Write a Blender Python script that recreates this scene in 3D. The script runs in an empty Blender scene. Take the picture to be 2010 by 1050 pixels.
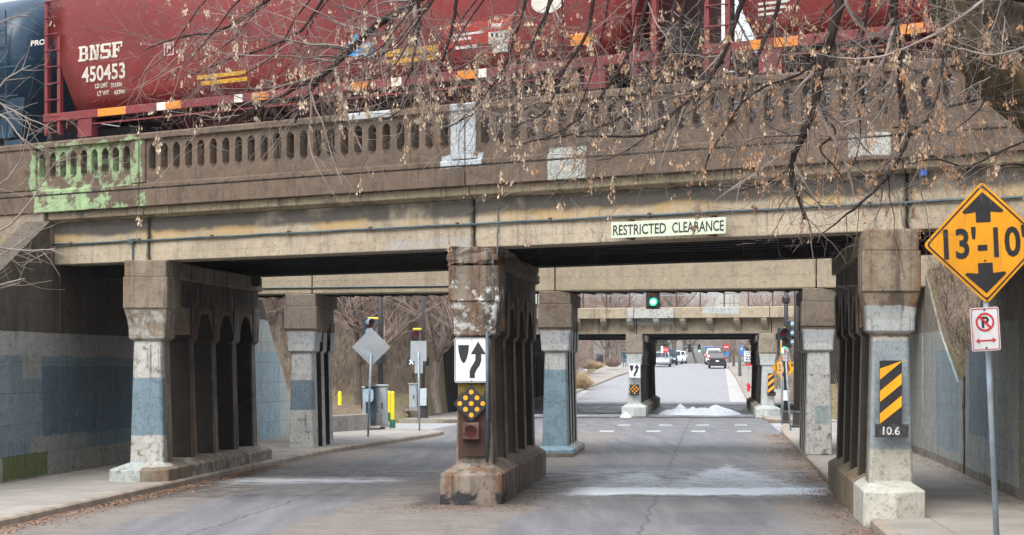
import bpy, bmesh, math, random
from mathutils import Vector, Matrix, noise as mnoise
SC = bpy.context.scene
COL = SC.collection
R = math.radians
# ---------------------------------------------------------------- camera, world, sun, exposure
EYE = 2.42
FPX = 3500.0
cam_d = bpy.data.cameras.new('camera')
cam = bpy.data.objects.new('camera', cam_d); COL.objects.link(cam)
cam.location = (0, 0, EYE); cam.rotation_euler = (R(90), 0, 0)
cam_d.sensor_width = 36; cam_d.lens = FPX/2010*36; cam_d.shift_y = 187/2010
cam_d.clip_start = 0.1; cam_d.clip_end = 2000
SC.camera = cam
W = bpy.data.worlds.new('World'); SC.world = W; W.use_nodes = True
wn = W.node_tree; wn.nodes.clear()
w_out = wn.nodes.new('ShaderNodeOutputWorld'); w_bg = wn.nodes.new('ShaderNodeBackground')
w_sky = wn.nodes.new('ShaderNodeTexSky'); w_sky.sky_type = 'NISHITA'; w_sky.sun_disc = False
SUN_EL, SUN_ROT = R(52), R(205)
w_sky.sun_elevation = SUN_EL; w_sky.sun_rotation = SUN_ROT
w_sky.air_density = 1.0; w_sky.dust_density = 1.2; w_sky.ozone_density = 1.0
w_hs = wn.nodes.new('ShaderNodeHueSaturation'); w_hs.inputs['Saturation'].default_value = 0.28
wn.links.new(w_sky.outputs[0], w_hs.inputs['Color']); 
# overcast: the cloud layer is brighter overhead than at the horizon
w_tc = wn.nodes.new('ShaderNodeTexCoord'); w_sp = wn.nodes.new('ShaderNodeSeparateXYZ'); wn.links.new(w_tc.outputs['Generated'], w_sp.inputs[0])
w_mr = wn.nodes.new('ShaderNodeMapRange'); wn.links.new(w_sp.outputs[2], w_mr.inputs[0]); w_mr.inputs[1].default_value = 0; w_mr.inputs[2].default_value = 1; w_mr.inputs[3].default_value = .38; w_mr.inputs[4].default_value = 2.6
w_mx = wn.nodes.new('ShaderNodeVectorMath'); w_mx.operation = 'SCALE'; wn.links.new(w_hs.outputs[0], w_mx.inputs[0]); wn.links.new(w_mr.outputs[0], w_mx.inputs['Scale'])
wn.links.new(w_mx.outputs[0], w_bg.inputs[0])
w_bg.inputs[1].default_value = 0.15
wn.links.new(w_bg.outputs[0], w_out.inputs[0])
sun_d = bpy.data.lights.new('sun', 'SUN'); sun_d.energy = 1.0; sun_d.angle = R(35); sun_d.color = (1, .96, .9)
sun = bpy.data.objects.new('sun', sun_d); COL.objects.link(sun)
sd = Vector((math.sin(SUN_ROT)*math.cos(SUN_EL), math.cos(SUN_ROT)*math.cos(SUN_EL), math.sin(SUN_EL)))
sun.rotation_euler = sd.to_track_quat('Z', 'Y').to_euler()
sun.location = (0, -20, 40)
SC.view_settings.view_transform = 'Standard'; SC.view_settings.look = 'None'
SC.view_settings.gamma = 1; SC.view_settings.use_curve_mapping = False
SC.view_settings.exposure = 1.05
SC.render.engine = 'CYCLES'
SC.cycles.use_denoising = True
SC.cycles.max_bounces = 6; SC.cycles.diffuse_bounces = 2; SC.cycles.glossy_bounces = 2
SC.cycles.transmission_bounces = 2; SC.cycles.transparent_max_bounces = 4; SC.cycles.volume_bounces = 0
SC.cycles.volume_step_rate = 4

# ---------------------------------------------------------------- geometry helpers
def P(px, py, Y):
    return Vector(((px-1005)/FPX*Y, Y, EYE+(712-py)/FPX*Y))
SL = 0.113                                   # the road runs slightly to the right
def T(t, Y, z=0.0):
    return Vector((t+SL*(Y-30.8), Y, z))
BD = Vector((1, -0.63, 0)).normalized(); BN = Vector((0.63, 1, 0)).normalized()
B0 = Vector((0, 30.4, 0))
def BP(s, d, z):                             # along the near bridge's face, into the bridge, up
    return B0 + BD*s + BN*d + Vector((0, 0, z))
def S(px):                                   # face coordinate of a picture column
    k = (px-1005)/FPX
    Y = 30.4/(1+.63*k)
    return k*Y*1.182

class MB:
    def __init__(self): self.v = []; self.f = []; self.m = []
    def add(self, vs, fs, mi=0):
        n = len(self.v); self.v += [tuple(x) for x in vs]
        self.f += [tuple(i+n for i in f) for f in fs]; self.m += [mi]*len(fs)
    def box(self, F, x0, x1, y0, y1, z0, z1, mi=0):
        vs = [F(x, y, z) for z in (z0, z1) for y in (y0, y1) for x in (x0, x1)]
        self.add(vs, [(0,1,3,2),(4,6,7,5),(0,4,5,1),(2,3,7,6),(0,2,6,4),(1,5,7,3)], mi)
    def prism(self, pts, F, a, b, mi=0):     # pts 2D; F(u,v,w) ; w from a to b
        n = len(pts)
        vs = [F(u, v, a) for u, v in pts]+[F(u, v, b) for u, v in pts]
        fs = [tuple(range(n))[::-1], tuple(range(n, 2*n))]+[(i, (i+1) % n, n+(i+1) % n, n+i) for i in range(n)]
        self.add(vs, fs, mi)
    def loft(self, rings, cap=True, mi=0):
        n = len(rings[0]); vs = [p for r in rings for p in r]; fs = []
        for k in range(len(rings)-1):
            for i in range(n):
                j = (i+1) % n
                fs.append((k*n+i, k*n+j, (k+1)*n+j, (k+1)*n+i))
        if cap: fs.append(tuple(range(n))[::-1]); fs.append(tuple((len(rings)-1)*n+i for i in range(n)))
        self.add(vs, fs, mi)
    def tube(self, pts, rad, sides=6, cap=True, mi=0):
        pts = [Vector(p) for p in pts]
        if not hasattr(rad, '__len__'): rad = [rad]*len(pts)
        rings = []; ref = None
        for i, p in enumerate(pts):
            d = (pts[min(i+1, len(pts)-1)]-pts[max(i-1, 0)])
            if d.length < 1e-7: d = Vector((0, 0, 1))
            d.normalize()
            if ref is None: ref = Vector((1, 0, 0)) if abs(d.x) < .8 else Vector((0, 1, 0))
            a = (ref - d*ref.dot(d)).normalized(); ref = a; b = d.cross(a)
            rings.append([p+(a*math.cos(6.28318*k/sides)+b*math.sin(6.28318*k/sides))*rad[i] for k in range(sides)])
        self.loft(rings, cap, mi)
    def disc(self, F, r, a, b, n=16, mi=0):
        self.prism([(r*math.cos(6.28318*k/n), r*math.sin(6.28318*k/n)) for k in range(n)], F, a, b, mi)
    def build(self, name, mats, parent=None, smooth=False, origin=None, recalc=True, flat_origin=False):
        if not isinstance(mats, (list, tuple)): mats = [mats]
        if parent is not None: o0 = Vector(parent['_o'])
        elif origin is not None: o0 = Vector(origin)
        else: o0 = Vector((0, 0, 0))
        me = bpy.data.meshes.new(name)
        me.from_pydata([tuple(Vector(p)-o0) for p in self.v], [], self.f)
        for m in mats: me.materials.append(m)
        if len(mats) > 1:
            for p, i in zip(me.polygons, self.m): p.material_index = i
        if recalc:
            bm = bmesh.new(); bm.from_mesh(me)
            bmesh.ops.recalc_face_normals(bm, faces=bm.faces[:]); bm.to_mesh(me); bm.free()
        if smooth:
            for p in me.polygons: p.use_smooth = True
        ob = bpy.data.objects.new(name, me); COL.objects.link(ob)
        ob['_o'] = tuple(o0)
        if parent is not None: ob.parent = parent
        else: ob.location = o0
        return ob
def WF(x, y, z): return Vector((x, y, z))
def tag(o, label=None, cat=None, group=None, kind=None):
    if label: o['label'] = label
    if cat: o['category'] = cat
    if group: o['group'] = group
    if kind: o['kind'] = kind
    return o
def thing(name, loc, label, cat, group=None):
    o = bpy.data.objects.new(name, None); COL.objects.link(o); o.location = loc
    o.empty_display_size = .2; o['_o'] = tuple(loc)
    return tag(o, label, cat, group)
def copy_tree(o, parent=None):
    c = o.copy(); COL.objects.link(c); c.parent = parent
    for ch in list(o.children): copy_tree(ch, c)
    return c
def bev(o, w, seg=2):
    m = o.modifiers.new('bevel', 'BEVEL'); m.width = w; m.segments = seg; m.limit_method = 'ANGLE'; m.angle_limit = R(35)
    return o
def frame(o, xa, za, ya=None):               # local frame -> world function
    o = Vector(o); xa = Vector(xa).normalized(); za = Vector(za).normalized()
    ya = za.cross(xa) if ya is None else Vector(ya)
    return lambda x, y, z: o+xa*x+ya*y+za*z
_tc = {}
def text_geo(s, bold=0.0):
    key = (s, bold)
    if key in _tc: return _tc[key]
    cu = bpy.data.curves.new('lettering', 'FONT'); cu.body = s; cu.offset = bold; cu.resolution_u = 3
    ob = bpy.data.objects.new('lettering', cu); COL.objects.link(ob)
    dg = bpy.context.evaluated_depsgraph_get(); me = ob.evaluated_get(dg).to_mesh()
    vs = [(v.co.x, v.co.y) for v in me.vertices]; fs = [tuple(p.vertices) for p in me.polygons]
    ob.evaluated_get(dg).to_mesh_clear(); bpy.data.objects.remove(ob); bpy.data.curves.remove(cu)
    x0 = min(v[0] for v in vs); x1 = max(v[0] for v in vs); y0 = min(v[1] for v in vs); y1 = max(v[1] for v in vs)
    _tc[key] = ([((x-x0)/(x1-x0), (y-y0)/(y1-y0)) for x, y in vs], fs)
    return _tc[key]
def text(mb, s, F, x0, x1, z0, z1, y=-.004, bold=0.01, mi=0):
    vs, fs = text_geo(s, bold)
    mb.add([F(x0+(x1-x0)*u, y, z0+(z1-z0)*v) for u, v in vs], fs, mi)

# ---------------------------------------------------------------- material helpers
class N:
    def __init__(self, name):
        self.mat = bpy.data.materials.new(name); self.mat.use_nodes = True
        self.t = self.mat.node_tree; self.t.nodes.clear()
        self.out = self.t.nodes.new('ShaderNodeOutputMaterial'); self.b = self.t.nodes.new('ShaderNodeBsdfPrincipled')
        self.t.links.new(self.b.outputs[0], self.out.inputs[0])
        g = self.t.nodes.new('ShaderNodeNewGeometry'); self.pos = g.outputs['Position']; self.nor = g.outputs['Normal']
        s = self.t.nodes.new('ShaderNodeSeparateXYZ'); self.link(self.pos, s.inputs[0])
        self.x, self.y, self.z = s.outputs
    def link(self, a, b): self.t.links.new(a, b)
    def put(self, sock, v):
        if isinstance(v, bpy.types.NodeSocket): self.link(v, sock)
        elif v is not None:
            if sock.type == 'RGBA' and len(v) == 3: v = (*v, 1)
            sock.default_value = v
    def m(self, op, a, b=None, c=None):
        n = self.t.nodes.new('ShaderNodeMath'); n.operation = op
        self.put(n.inputs[0], a)
        if b is not None: self.put(n.inputs[1], b)
        if c is not None: self.put(n.inputs[2], c)
        return n.outputs[0]
    def add(self, a, b): return self.m('ADD', a, b)
    def mul(self, a, b): return self.m('MULTIPLY', a, b)
    def dot(self, v, a=None):
        n = self.t.nodes.new('ShaderNodeVectorMath'); n.operation = 'DOT_PRODUCT'
        self.put(n.inputs[0], a if a is not None else self.pos); n.inputs[1].default_value = v
        return n.outputs['Value']
    def vec(self, sx, sy, sz, src=None):
        n = self.t.nodes.new('ShaderNodeVectorMath'); n.operation = 'MULTIPLY'
        self.put(n.inputs[0], src if src is not None else self.pos); n.inputs[1].default_value = (sx, sy, sz)
        return n.outputs[0]
    def comb(self, x, y, z):
        n = self.t.nodes.new('ShaderNodeCombineXYZ'); self.put(n.inputs[0], x); self.put(n.inputs[1], y); self.put(n.inputs[2], z)
        return n.outputs[0]
    def noise(self, sc, vec=None, det=4, rough=.6, dist=0):
        n = self.t.nodes.new('ShaderNodeTexNoise'); n.inputs['Scale'].default_value = sc
        n.inputs['Detail'].default_value = det; n.inputs['Roughness'].default_value = rough; n.inputs['Distortion'].default_value = dist
        self.put(n.inputs['Vector'], vec if vec is not None else self.pos)
        return n.outputs[0]
    def vor(self, sc, vec=None, feat='F1'):
        n = self.t.nodes.new('ShaderNodeTexVoronoi'); n.inputs['Scale'].default_value = sc; n.feature = feat
        self.put(n.inputs['Vector'], vec if vec is not None else self.pos)
        return n.outputs[0]
    def ss(self, v, lo, hi):                  # smooth step 0..1 (lo may exceed hi)
        n = self.t.nodes.new('ShaderNodeMapRange'); n.interpolation_type = 'SMOOTHSTEP'
        inv = lo > hi
        if inv: lo, hi = hi, lo
        self.put(n.inputs[0], v); n.inputs[1].default_value = lo; n.inputs[2].default_value = hi
        n.inputs[3].default_value = 1 if inv else 0; n.inputs[4].default_value = 0 if inv else 1
        return n.outputs[0]
    def band(self, v, lo, hi, e=.02):
        return self.mul(self.ss(v, lo-e, lo+e), self.ss(v, hi+e, hi-e))
    def mix(self, f, a, b):
        n = self.t.nodes.new('ShaderNodeMix'); n.data_type = 'RGBA'
        self.put(n.inputs[0], f); self.put(n.inputs[6], a); self.put(n.inputs[7], b)
        return n.outputs[2]
    def bump(self, h, strength=.4, dist=.02):
        n = self.t.nodes.new('ShaderNodeBump'); n.inputs['Strength'].default_value = strength; n.inputs['Distance'].default_value = dist
        self.put(n.inputs['Height'], h); self.link(n.outputs[0], self.b.inputs['Normal'])
    def done(self, col, rough=.85, metal=0, spec=None):
        self.put(self.b.inputs['Base Color'], col); self.put(self.b.inputs['Roughness'], rough)
        self.b.inputs['Metallic'].default_value = metal
        if spec is not None: self.put(self.b.inputs['Specular IOR Level'], spec)
        return self.mat
def plain(name, col, rough=.6, metal=0, var=.12, sc=6, spec=None):
    n = N(name); v = n.noise(sc, det=3)
    a = tuple(c*(1-var) for c in col); b = tuple(min(1, c*(1+var)) for c in col)
    return n.done(n.mix(n.ss(v, .3, .7), a, b), rough, metal, spec)
def sheet(name, col, rough=.45):
    n = N(name); v = n.noise(2.2, n.vec(1, 1, .5), det=5, rough=.7); w = n.noise(26, det=5, rough=.8); sv = n.noise(1.0, n.vec(30, 30, 1.2), det=3)
    c = n.mix(n.ss(v, .35, .7), col, tuple(x*.80 for x in col)); c = n.mix(n.mul(n.ss(w, .60, .70), .45), c, tuple(x*.45+.03 for x in col)); c = n.mix(n.mul(n.ss(sv, .56, .7), .22), c, (.12, .10, .08))
    n.bump(n.noise(3, det=2), .12, .02); return n.done(c, rough)
def emit(name, col, s):
    n = N(name); n.b.inputs['Emission Color'].default_value = (*col, 1); n.b.inputs['Emission Strength'].default_value = s
    return n.done((.02, .02, .02), .5)
def concrete(name, c1, c2, dark=(.035, .03, .026), stain=.5, streak=.5, ztop=None, paints=(), rust=0, pits=.5, lines=0, extra=None, cov=.52):
    """weathered board-formed concrete: two tones, blotches, run-down streaks, rust, pits, paint patches"""
    n = N(name)
    big = n.noise(.55, det=5); mid = n.noise(3.2, det=5, rough=.65); fine = n.noise(34, det=3)
    sv = n.noise(1.0, n.vec(4.2, 4.2, .28), det=5, rough=.7)
    col = n.mix(n.ss(n.add(n.mul(big, .6), n.mul(mid, .4)), .38, .62), c1, c2)
    col = n.mix(n.mul(n.ss(mid, .56, .72), stain), col, dark)
    st = n.mul(n.ss(sv, cov, cov+.2), streak)
    col = n.mix(st, col, dark)
    sv2 = n.noise(1.0, n.add_v(n.vec(6.5, 6.5, .2), (7, 3, 1)), det=4)
    col = n.mix(n.mul(n.ss(sv2, .58, .72), streak*.55), col, tuple(min(1, c*1.5) for c in c2))
    if rust:
        rv = n.noise(1.0, n.add_v(n.vec(3.1, 3.1, .25), (1, 9, 4)), det=5)
        col = n.mix(n.mul(n.ss(rv, .48, .66), rust), col, (.16, .07, .025))
    for p in paints:
        mk = None; amp = p.get('amp', .05); wob = n.mul(n.add(n.noise(p.get('ns', 2.2), det=4), -.5), amp*3)
        for ax, (lo, hi) in p['r'].items():
            src = {'x': n.x, 'y': n.y, 'z': n.z}.get(ax)
            if ax == 's': src = n.dot(tuple(BD), None); src = n.add(src, -B0.dot(BD))
            if ax == 't': src = n.add(n.add(n.x, n.mul(n.y, -SL)), SL*30.8)
            b_ = n.band(n.add(src, wob), lo, hi, p.get('e', .015))
            mk = b_ if mk is None else n.mul(mk, b_)
        wear = n.ss(n.noise(p.get('ws', 9), det=5, rough=.7), p.get('wear', .30), p.get('wear', .30)+.09)
        mk = n.mul(n.mul(mk, wear), p.get('a', .92))
        pc = n.mix(n.ss(mid, .35, .7), p['c'], tuple(c*.82 for c in p['c']))
        pc = n.mix(n.mul(n.ss(sv, .55, .75), .35), pc, dark)
        col = n.mix(mk, col, pc)
    rn = n.noise(1.0, n.add_v(n.vec(15, 15, .45), (3, 1, 8)), det=4, rough=.7)
    rm = n.mul(n.mul(n.ss(rn, .54, .66), n.ss(n.noise(.9, n.add_v(n.pos, (9, 2, 4))), .45, .6)), min(1, streak*.95))
    col = n.mix(rm, col, dark)
    gr = n.noise(11, det=6, rough=.8); col = n.mix(n.mul(n.ss(gr, .5, .64), .42), col, dark)
    col = n.mix(n.mul(n.ss(n.noise(8, n.add_v(n.pos, (2, 6, 1)), det=6, rough=.85), .56, .66), .35), col, tuple(min(1, x*1.55) for x in c1))
    pit = n.ss(n.vor(26), .16, .04); pm = n.mul(n.mul(pit, n.ss(n.noise(2.5), .5, .6)), pits)
    col = n.mix(pm, col, dark)
    col = n.mix(n.mul(n.ss(fine, .45, .75), .22), col, dark)
    if lines:
        ln = n.ss(n.m('ABSOLUTE', n.add(n.m('FRACT', n.mul(n.add(n.z, n.mul(mid, .01)), 1/lines)), -.5)), .485, .498)
        col = n.mix(n.mul(ln, .45), col, dark)
    if extra: col = extra(n, col, mid, sv)
    h = n.add(n.add(n.mul(fine, .35), n.mul(mid, 1.0)), n.mul(pm, -1.2))
    if lines: h = n.add(h, n.mul(ln, -.6))
    n.bump(h, .55, .03)
    return n.done(col, .9, spec=.25)
def _addv(self, v, off):
    n = self.t.nodes.new('ShaderNodeVectorMath'); n.operation = 'ADD'; self.put(n.inputs[0], v); n.inputs[1].default_value = off
    return n.outputs[0]
N.add_v = _addv
# ---------------------------------------------------------------- materials of the setting
GW = (.50, .52, .53); BL = (.15, .225, .27); LB = (.33, .42, .45)
s_ = lambda px: S(px)
M_par = concrete('concrete_parapet', (.15, .108, .076), (.105, .076, .055), stain=.45, streak=.6, pits=.3, paints=[
    dict(r=dict(s=(s_(884), s_(934)), z=(5.83, 7.1)), c=(.44, .475, .49), amp=.03, wear=.27),
    dict(r=dict(s=(s_(866), s_(946)), z=(5.83, 6.06)), c=(.44, .475, .49), amp=.06, wear=.3),
    dict(r=dict(s=(s_(60), s_(276)), z=(5.90, 6.86)), c=(.27, .38, .20), amp=.16, wear=.45, ns=3, ws=2.9),
    dict(r=dict(s=(s_(64), s_(170)), z=(5.46, 5.95)), c=(.30, .42, .22), amp=.09, wear=.40, ns=3, ws=2.2),
    dict(r=dict(s=(s_(150), s_(286)), z=(5.46, 6.0)), c=(.30, .43, .22), amp=.12, wear=.50, ns=3, ws=2.6),
    dict(r=dict(s=(s_(1075), s_(1149)), z=(5.49, 6.03)), c=(.40, .42, .375), amp=.03, wear=.25),
    dict(r=dict(s=(s_(1665), s_(1748)), z=(5.55, 5.90)), c=(.45, .45, .40), amp=.03, wear=.25),
    dict(r=dict(s=(s_(683), s_(768)), z=(6.79, 7.0)), c=(.45, .47, .47), amp=.01, wear=.2)])
def beam_extra(n, col, mid, sv):
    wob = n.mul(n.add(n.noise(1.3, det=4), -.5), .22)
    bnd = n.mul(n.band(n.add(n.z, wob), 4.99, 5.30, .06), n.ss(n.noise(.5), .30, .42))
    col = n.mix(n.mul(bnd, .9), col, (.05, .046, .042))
    yel = n.mul(n.band(n.add(n.z, wob), 4.86, 5.03, .05), n.ss(n.noise(.8, n.add_v(n.pos, (5, 5, 5))), .42, .58))
    col = n.mix(n.mul(yel, .6), col, (.44, .29, .11))
    s = n.add(n.dot(tuple(BD)), -B0.dot(BD))
    for px in (272, 912, 1766):
        j = n.mul(n.band(n.add(s, n.mul(n.add(n.noise(3, det=5), -.5), .25)), S(px)-.05, S(px)+.06, .05), n.ss(n.z, 5.75, 5.4))
        col = n.mix(n.mul(j, .9), col, (.02, .018, .016))
    sp = n.mul(n.mul(n.ss(n.z, 4.66, 4.58), n.band(s, S(740), S(905), .1)), n.ss(n.noise(5, det=6), .38, .5))
    return n.mix(n.mul(sp, .8), col, n.mix(n.noise(22), (.12, .11, .1), (.5, .48, .45)))
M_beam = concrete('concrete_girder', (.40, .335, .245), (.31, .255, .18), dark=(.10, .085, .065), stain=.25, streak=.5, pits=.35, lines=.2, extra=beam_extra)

M_corn = concrete('concrete_cornice', (.36, .29, .185), (.24, .195, .135), dark=(.05, .045, .04), stain=.5, streak=.8, pits=.4)
def side_paint(Yf, z0, z1, c, **k): return dict(r=dict(y=(Yf-1.5, Yf+.28), z=(z0, z1)), c=c, **k)
M_pl = concrete('concrete_left_pier', (.27, .23, .175), (.18, .145, .105), stain=.45, streak=.75, rust=.5, pits=.6, paints=[
    side_paint(34.87, .4, 2.84, (.50, .49, .45), wear=.36, amp=.03, ws=7), side_paint(34.87, 1.0, 2.12, BL, amp=.02, wear=.22),
    side_paint(34.87, 2.84, 3.45, (.36, .35, .31), wear=.47, ws=6), dict(r=dict(y=(33, 36.2), z=(0, .48), t=(-9, -7.55)), c=(.42, .46, .44), wear=.35, amp=.03),
    dict(r=dict(y=(36, 43), z=(-1, .6)), c=(.38, .38, .36), wear=.5, ws=3, a=.7), dict(r=dict(y=(40.5, 43), z=(2.7, 3.4)), c=(.40, .41, .38), wear=.38)])
M_pc = concrete('concrete_centre_pier', (.25, .21, .165), (.14, .11, .085), cov=.45, stain=.8, streak=.9, rust=.75, pits=.7, paints=[
    side_paint(30.8, 2.84, 3.4, (.50, .50, .48), wear=.50, ws=5, amp=.08), dict(r=dict(y=(29, 31.5), z=(3.35, 3.75)), c=(.62, .62, .6), wear=.5, ws=4, amp=.15)],
    extra=lambda n, col, mid, sv: n.mix(n.mul(n.ss(n.add(n.z, n.mul(n.add(mid, -.5), .9)), .26, .16), n.mul(n.ss(n.y, 31.6, 31.1), n.ss(n.noise(1.7), .42, .5))), col, (.03, .03, .032)))
M_pr = concrete('concrete_right_pier', (.27, .22, .155), (.17, .13, .09), cov=.47, stain=.45, streak=.75, rust=.7, pits=.45, paints=[
    side_paint(26.8, 2.85, 3.28, (.36, .38, .37), wear=.3), side_paint(26.8, .35, 2.8, (.40, .39, .33), wear=.3),
    side_paint(26.8, 1.12, 2.75, (.24, .28, .30), wear=.18, amp=.02), dict(r=dict(y=(25, 28.2), z=(0, .62), t=(5.6, 8)), c=(.50, .49, .42), wear=.3, amp=.03)])
M_p2 = concrete('concrete_second_piers', (.25, .21, .165), (.18, .145, .11), stain=.4, streak=.5, rust=.25, pits=.4, paints=[
    dict(r=dict(y=(40, 56), z=(2.15, 3.25)), c=GW, wear=.22, amp=.02), dict(r=dict(y=(40, 56), z=(.1, 2.9)), c=(.52, .52, .49), wear=.36, ws=5, amp=.03),
    dict(r=dict(y=(45.5, 48.3), z=(1.15, 1.95), t=(-9, -6)), c=BL, amp=.01, wear=.1),
    dict(r=dict(y=(45, 46.6), z=(.1, 2.25), t=(-1.5, 1)), c=(.21, .32, .37), amp=.02, wear=.12),
    dict(r=dict(y=(43, 44.6), z=(.9, 1.35), t=(6.0, 6.35)), c=(.30, .36, .36), amp=.01, wear=.1)])
M_p3 = concrete('concrete_third_piers', (.29, .25, .19), (.22, .18, .135), stain=.3, streak=.5, pits=.3, paints=[
    dict(r=dict(y=(80, 90), z=(-.2, 2.85)), c=(.48, .52, .49), wear=.2, amp=.02)])
M_b2 = concrete('concrete_second_girder', (.44, .37, .265), (.37, .31, .22), dark=(.14, .12, .09), stain=.22, streak=.35, pits=.2, lines=.33)
M_b3 = concrete('concrete_third_girder', (.40, .335, .24), (.29, .24, .165), dark=(.07, .06, .045), stain=.5, streak=.65, pits=.2, paints=[
    dict(r=dict(x=(5.7, 7.9), z=(4.3, 5.1)), c=(.46, .48, .46), wear=.4, amp=.1), dict(r=dict(x=(9.3, 11), z=(4.8, 5.1)), c=(.42, .46, .45), wear=.35, amp=.1)])
wall_paints = [dict(r=dict(t=(-11, -9.8), y=(20, 50), z=(.9, 3.03)), c=(.36, .36, .335), wear=.25, amp=.02),
    dict(r=dict(t=(-11, -9.8), y=(20, 47), z=(.55, 2.55)), c=(.17, .225, .25), wear=.30, amp=.12, ns=.8, ws=1.1),
    dict(r=dict(t=(-11, -9.8), y=(20, 60), z=(.0, .6)), c=(.30, .30, .26), wear=.35, amp=.05),
    dict(r=dict(t=(-11, -9.8), y=(34.9, 35.9), z=(2.1, 2.62)), c=(.30, .30, .27), wear=.3, amp=.03),
    dict(r=dict(t=(-11, -9.8), y=(35.9, 44.5), z=(.9, 2.35)), c=(.10, .15, .185), wear=.33, amp=.06, ws=3),  # darker blue beneath the deck: mostly its shade put into the paint tone
    dict(r=dict(t=(-11, -9.8), y=(20, 34.2), z=(1.5, 2.3)), c=(.22, .29, .32), wear=.40, amp=.08, ws=1.6),
    dict(r=dict(t=(-11, -9.8), y=(35.3, 38.5), z=(.3, .95)), c=(.26, .27, .25), wear=.35, amp=.06, ws=3),
    dict(r=dict(t=(-11, -9.8), y=(33.9, 36.2), z=(.15, .62)), c=(.10, .12, .035), wear=.2, amp=.05),
    dict(r=dict(t=(-11, -9.8), y=(51, 59), z=(.1, 3.7)), c=(.50, .53, .50), wear=.25, amp=.04),
    dict(r=dict(t=(-11, -9.8), y=(52.8, 55.6), z=(.1, 2.75)), c=(.33, .44, .49), wear=.22, amp=.05)]
M_wl = concrete('concrete_left_walls', (.115, .095, .072), (.07, .058, .045), stain=.4, streak=.6, pits=.3, lines=.61, paints=wall_paints)
M_wr = concrete('concrete_right_walls', (.30, .27, .22), (.22, .19, .15), stain=.35, streak=.7, pits=.3, lines=.3, paints=[
    dict(r=dict(t=(8, 9.5), y=(30, 60), z=(.3, 3.15)), c=(.42, .44, .41), wear=.3, amp=.05),
    dict(r=dict(t=(8, 9.5), y=(37.6, 41.5), z=(.5, 2.7)), c=(.30, .38, .41), wear=.28, ws=2, amp=.07),
    dict(r=dict(t=(8, 9.5), y=(33.3, 35.9), z=(1.0, 2.9)), c=(.24, .31, .34), wear=.3, amp=.05)],
    extra=lambda n, col, mid, sv: n.mix(n.mul(n.band(n.add(n.y, n.mul(n.add(n.noise(2.5, det=6), -.5), .9)), 36.65, 36.95, .1), .9), col, (.05, .04, .03)))
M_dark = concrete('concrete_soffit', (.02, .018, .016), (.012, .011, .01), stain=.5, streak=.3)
M_wd = concrete('concrete_shade_dark', (.04, .034, .028), (.018, .015, .012), stain=.6, streak=.7)  # near-black copy of the concrete: under-deck shade put into its colour
M_rear_col = concrete('concrete_shaded_rusty_columns', (.20, .17, .13), (.09, .07, .05), dark=(.012, .01, .009), stain=.8, streak=1, rust=.85, pits=.5,  # rear-column copy with shade darkening its colour; rust and streaks are its own
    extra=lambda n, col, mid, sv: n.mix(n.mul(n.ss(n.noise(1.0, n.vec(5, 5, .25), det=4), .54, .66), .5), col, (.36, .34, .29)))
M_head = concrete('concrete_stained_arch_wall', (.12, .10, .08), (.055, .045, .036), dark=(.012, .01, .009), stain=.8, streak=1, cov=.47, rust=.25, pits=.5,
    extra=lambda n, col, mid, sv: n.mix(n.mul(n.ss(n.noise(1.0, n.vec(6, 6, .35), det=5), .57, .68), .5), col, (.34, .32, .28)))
M_retain = concrete('concrete_retaining_face', (.27, .22, .165), (.2, .16, .12), stain=.3, streak=.5)
M_ballast = None
def mk_ballast():
    n = N('ballast_rock'); v = n.vor(22); c = n.mix(n.ss(v, .1, .6), (.40, .40, .41), (.14, .14, .145)); n.bump(v, 1, .05)
    return n.done(c, .95)
M_ballast = mk_ballast()
M_sash = plain('galvanised_steel', (.27, .33, .38), .45, 0, .15)
M_alu = plain('bare_aluminium_sheet', (.33, .35, .36), .5, 0, .08, 3)
M_white = sheet('white_sign_sheet', (.74, .75, .76))
M_black = plain('black_paint', (.018, .018, .02), .5, 0, .2)
M_red = plain('red_sign_ink', (.55, .025, .03), .5)
M_amber = sheet('amber_sign_sheet', (.86, .36, .010))
M_dbrown = plain('dark_bronze_pole_paint', (.028, .022, .02), .5, 0, .2)
M_rusty = plain('rusty_metal', (.09, .045, .03), .8, 0, .5, 12)
M_pipe = plain('conduit_paint', (.07, .10, .11), .5, .3, .2)
M_yel = plain('yellow_plastic', (.80, .62, .02), .4, 0, .05)

# ---------------------------------------------------------------- terrain, road, pavements
ZP = [(-60, 1.7), (0, .82), (10, .42), (19, .09), (26, 0), (60, 0), (74, -.1), (86, -.25), (112, -.25), (122, -.02), (134, .5), (150, 1.22), (172, 1.88), (190, 2.2), (208, 2.33), (420, 1.2)]
def zr(Y):
    for (a, za), (b, zb) in zip(ZP, ZP[1:]):
        if Y <= b:
            u = min(1, max(0, (Y-a)/(b-a))); return za+(zb-za)*u
    return ZP[-1][1]
def pl(Y, pts):
    if Y <= pts[0][0]: return pts[0][1]
    for (a, za), (b, zb) in zip(pts, pts[1:]):
        if Y <= b: return za+(zb-za)*(Y-a)/(b-a)
    return pts[-1][1]
TL, TR = -10.04, 8.62
WL_TOP = [(24, .9), (27, .9), (36.3, 5.34), (53, 5.3)]
WR_TOP = [(20, 5.5), (32.6, 4.9), (36.4, 2.4), (37.5, 2.0), (40.7, 3.1), (43.9, 4.9), (48.5, 4.9), (57, .3)]
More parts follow.
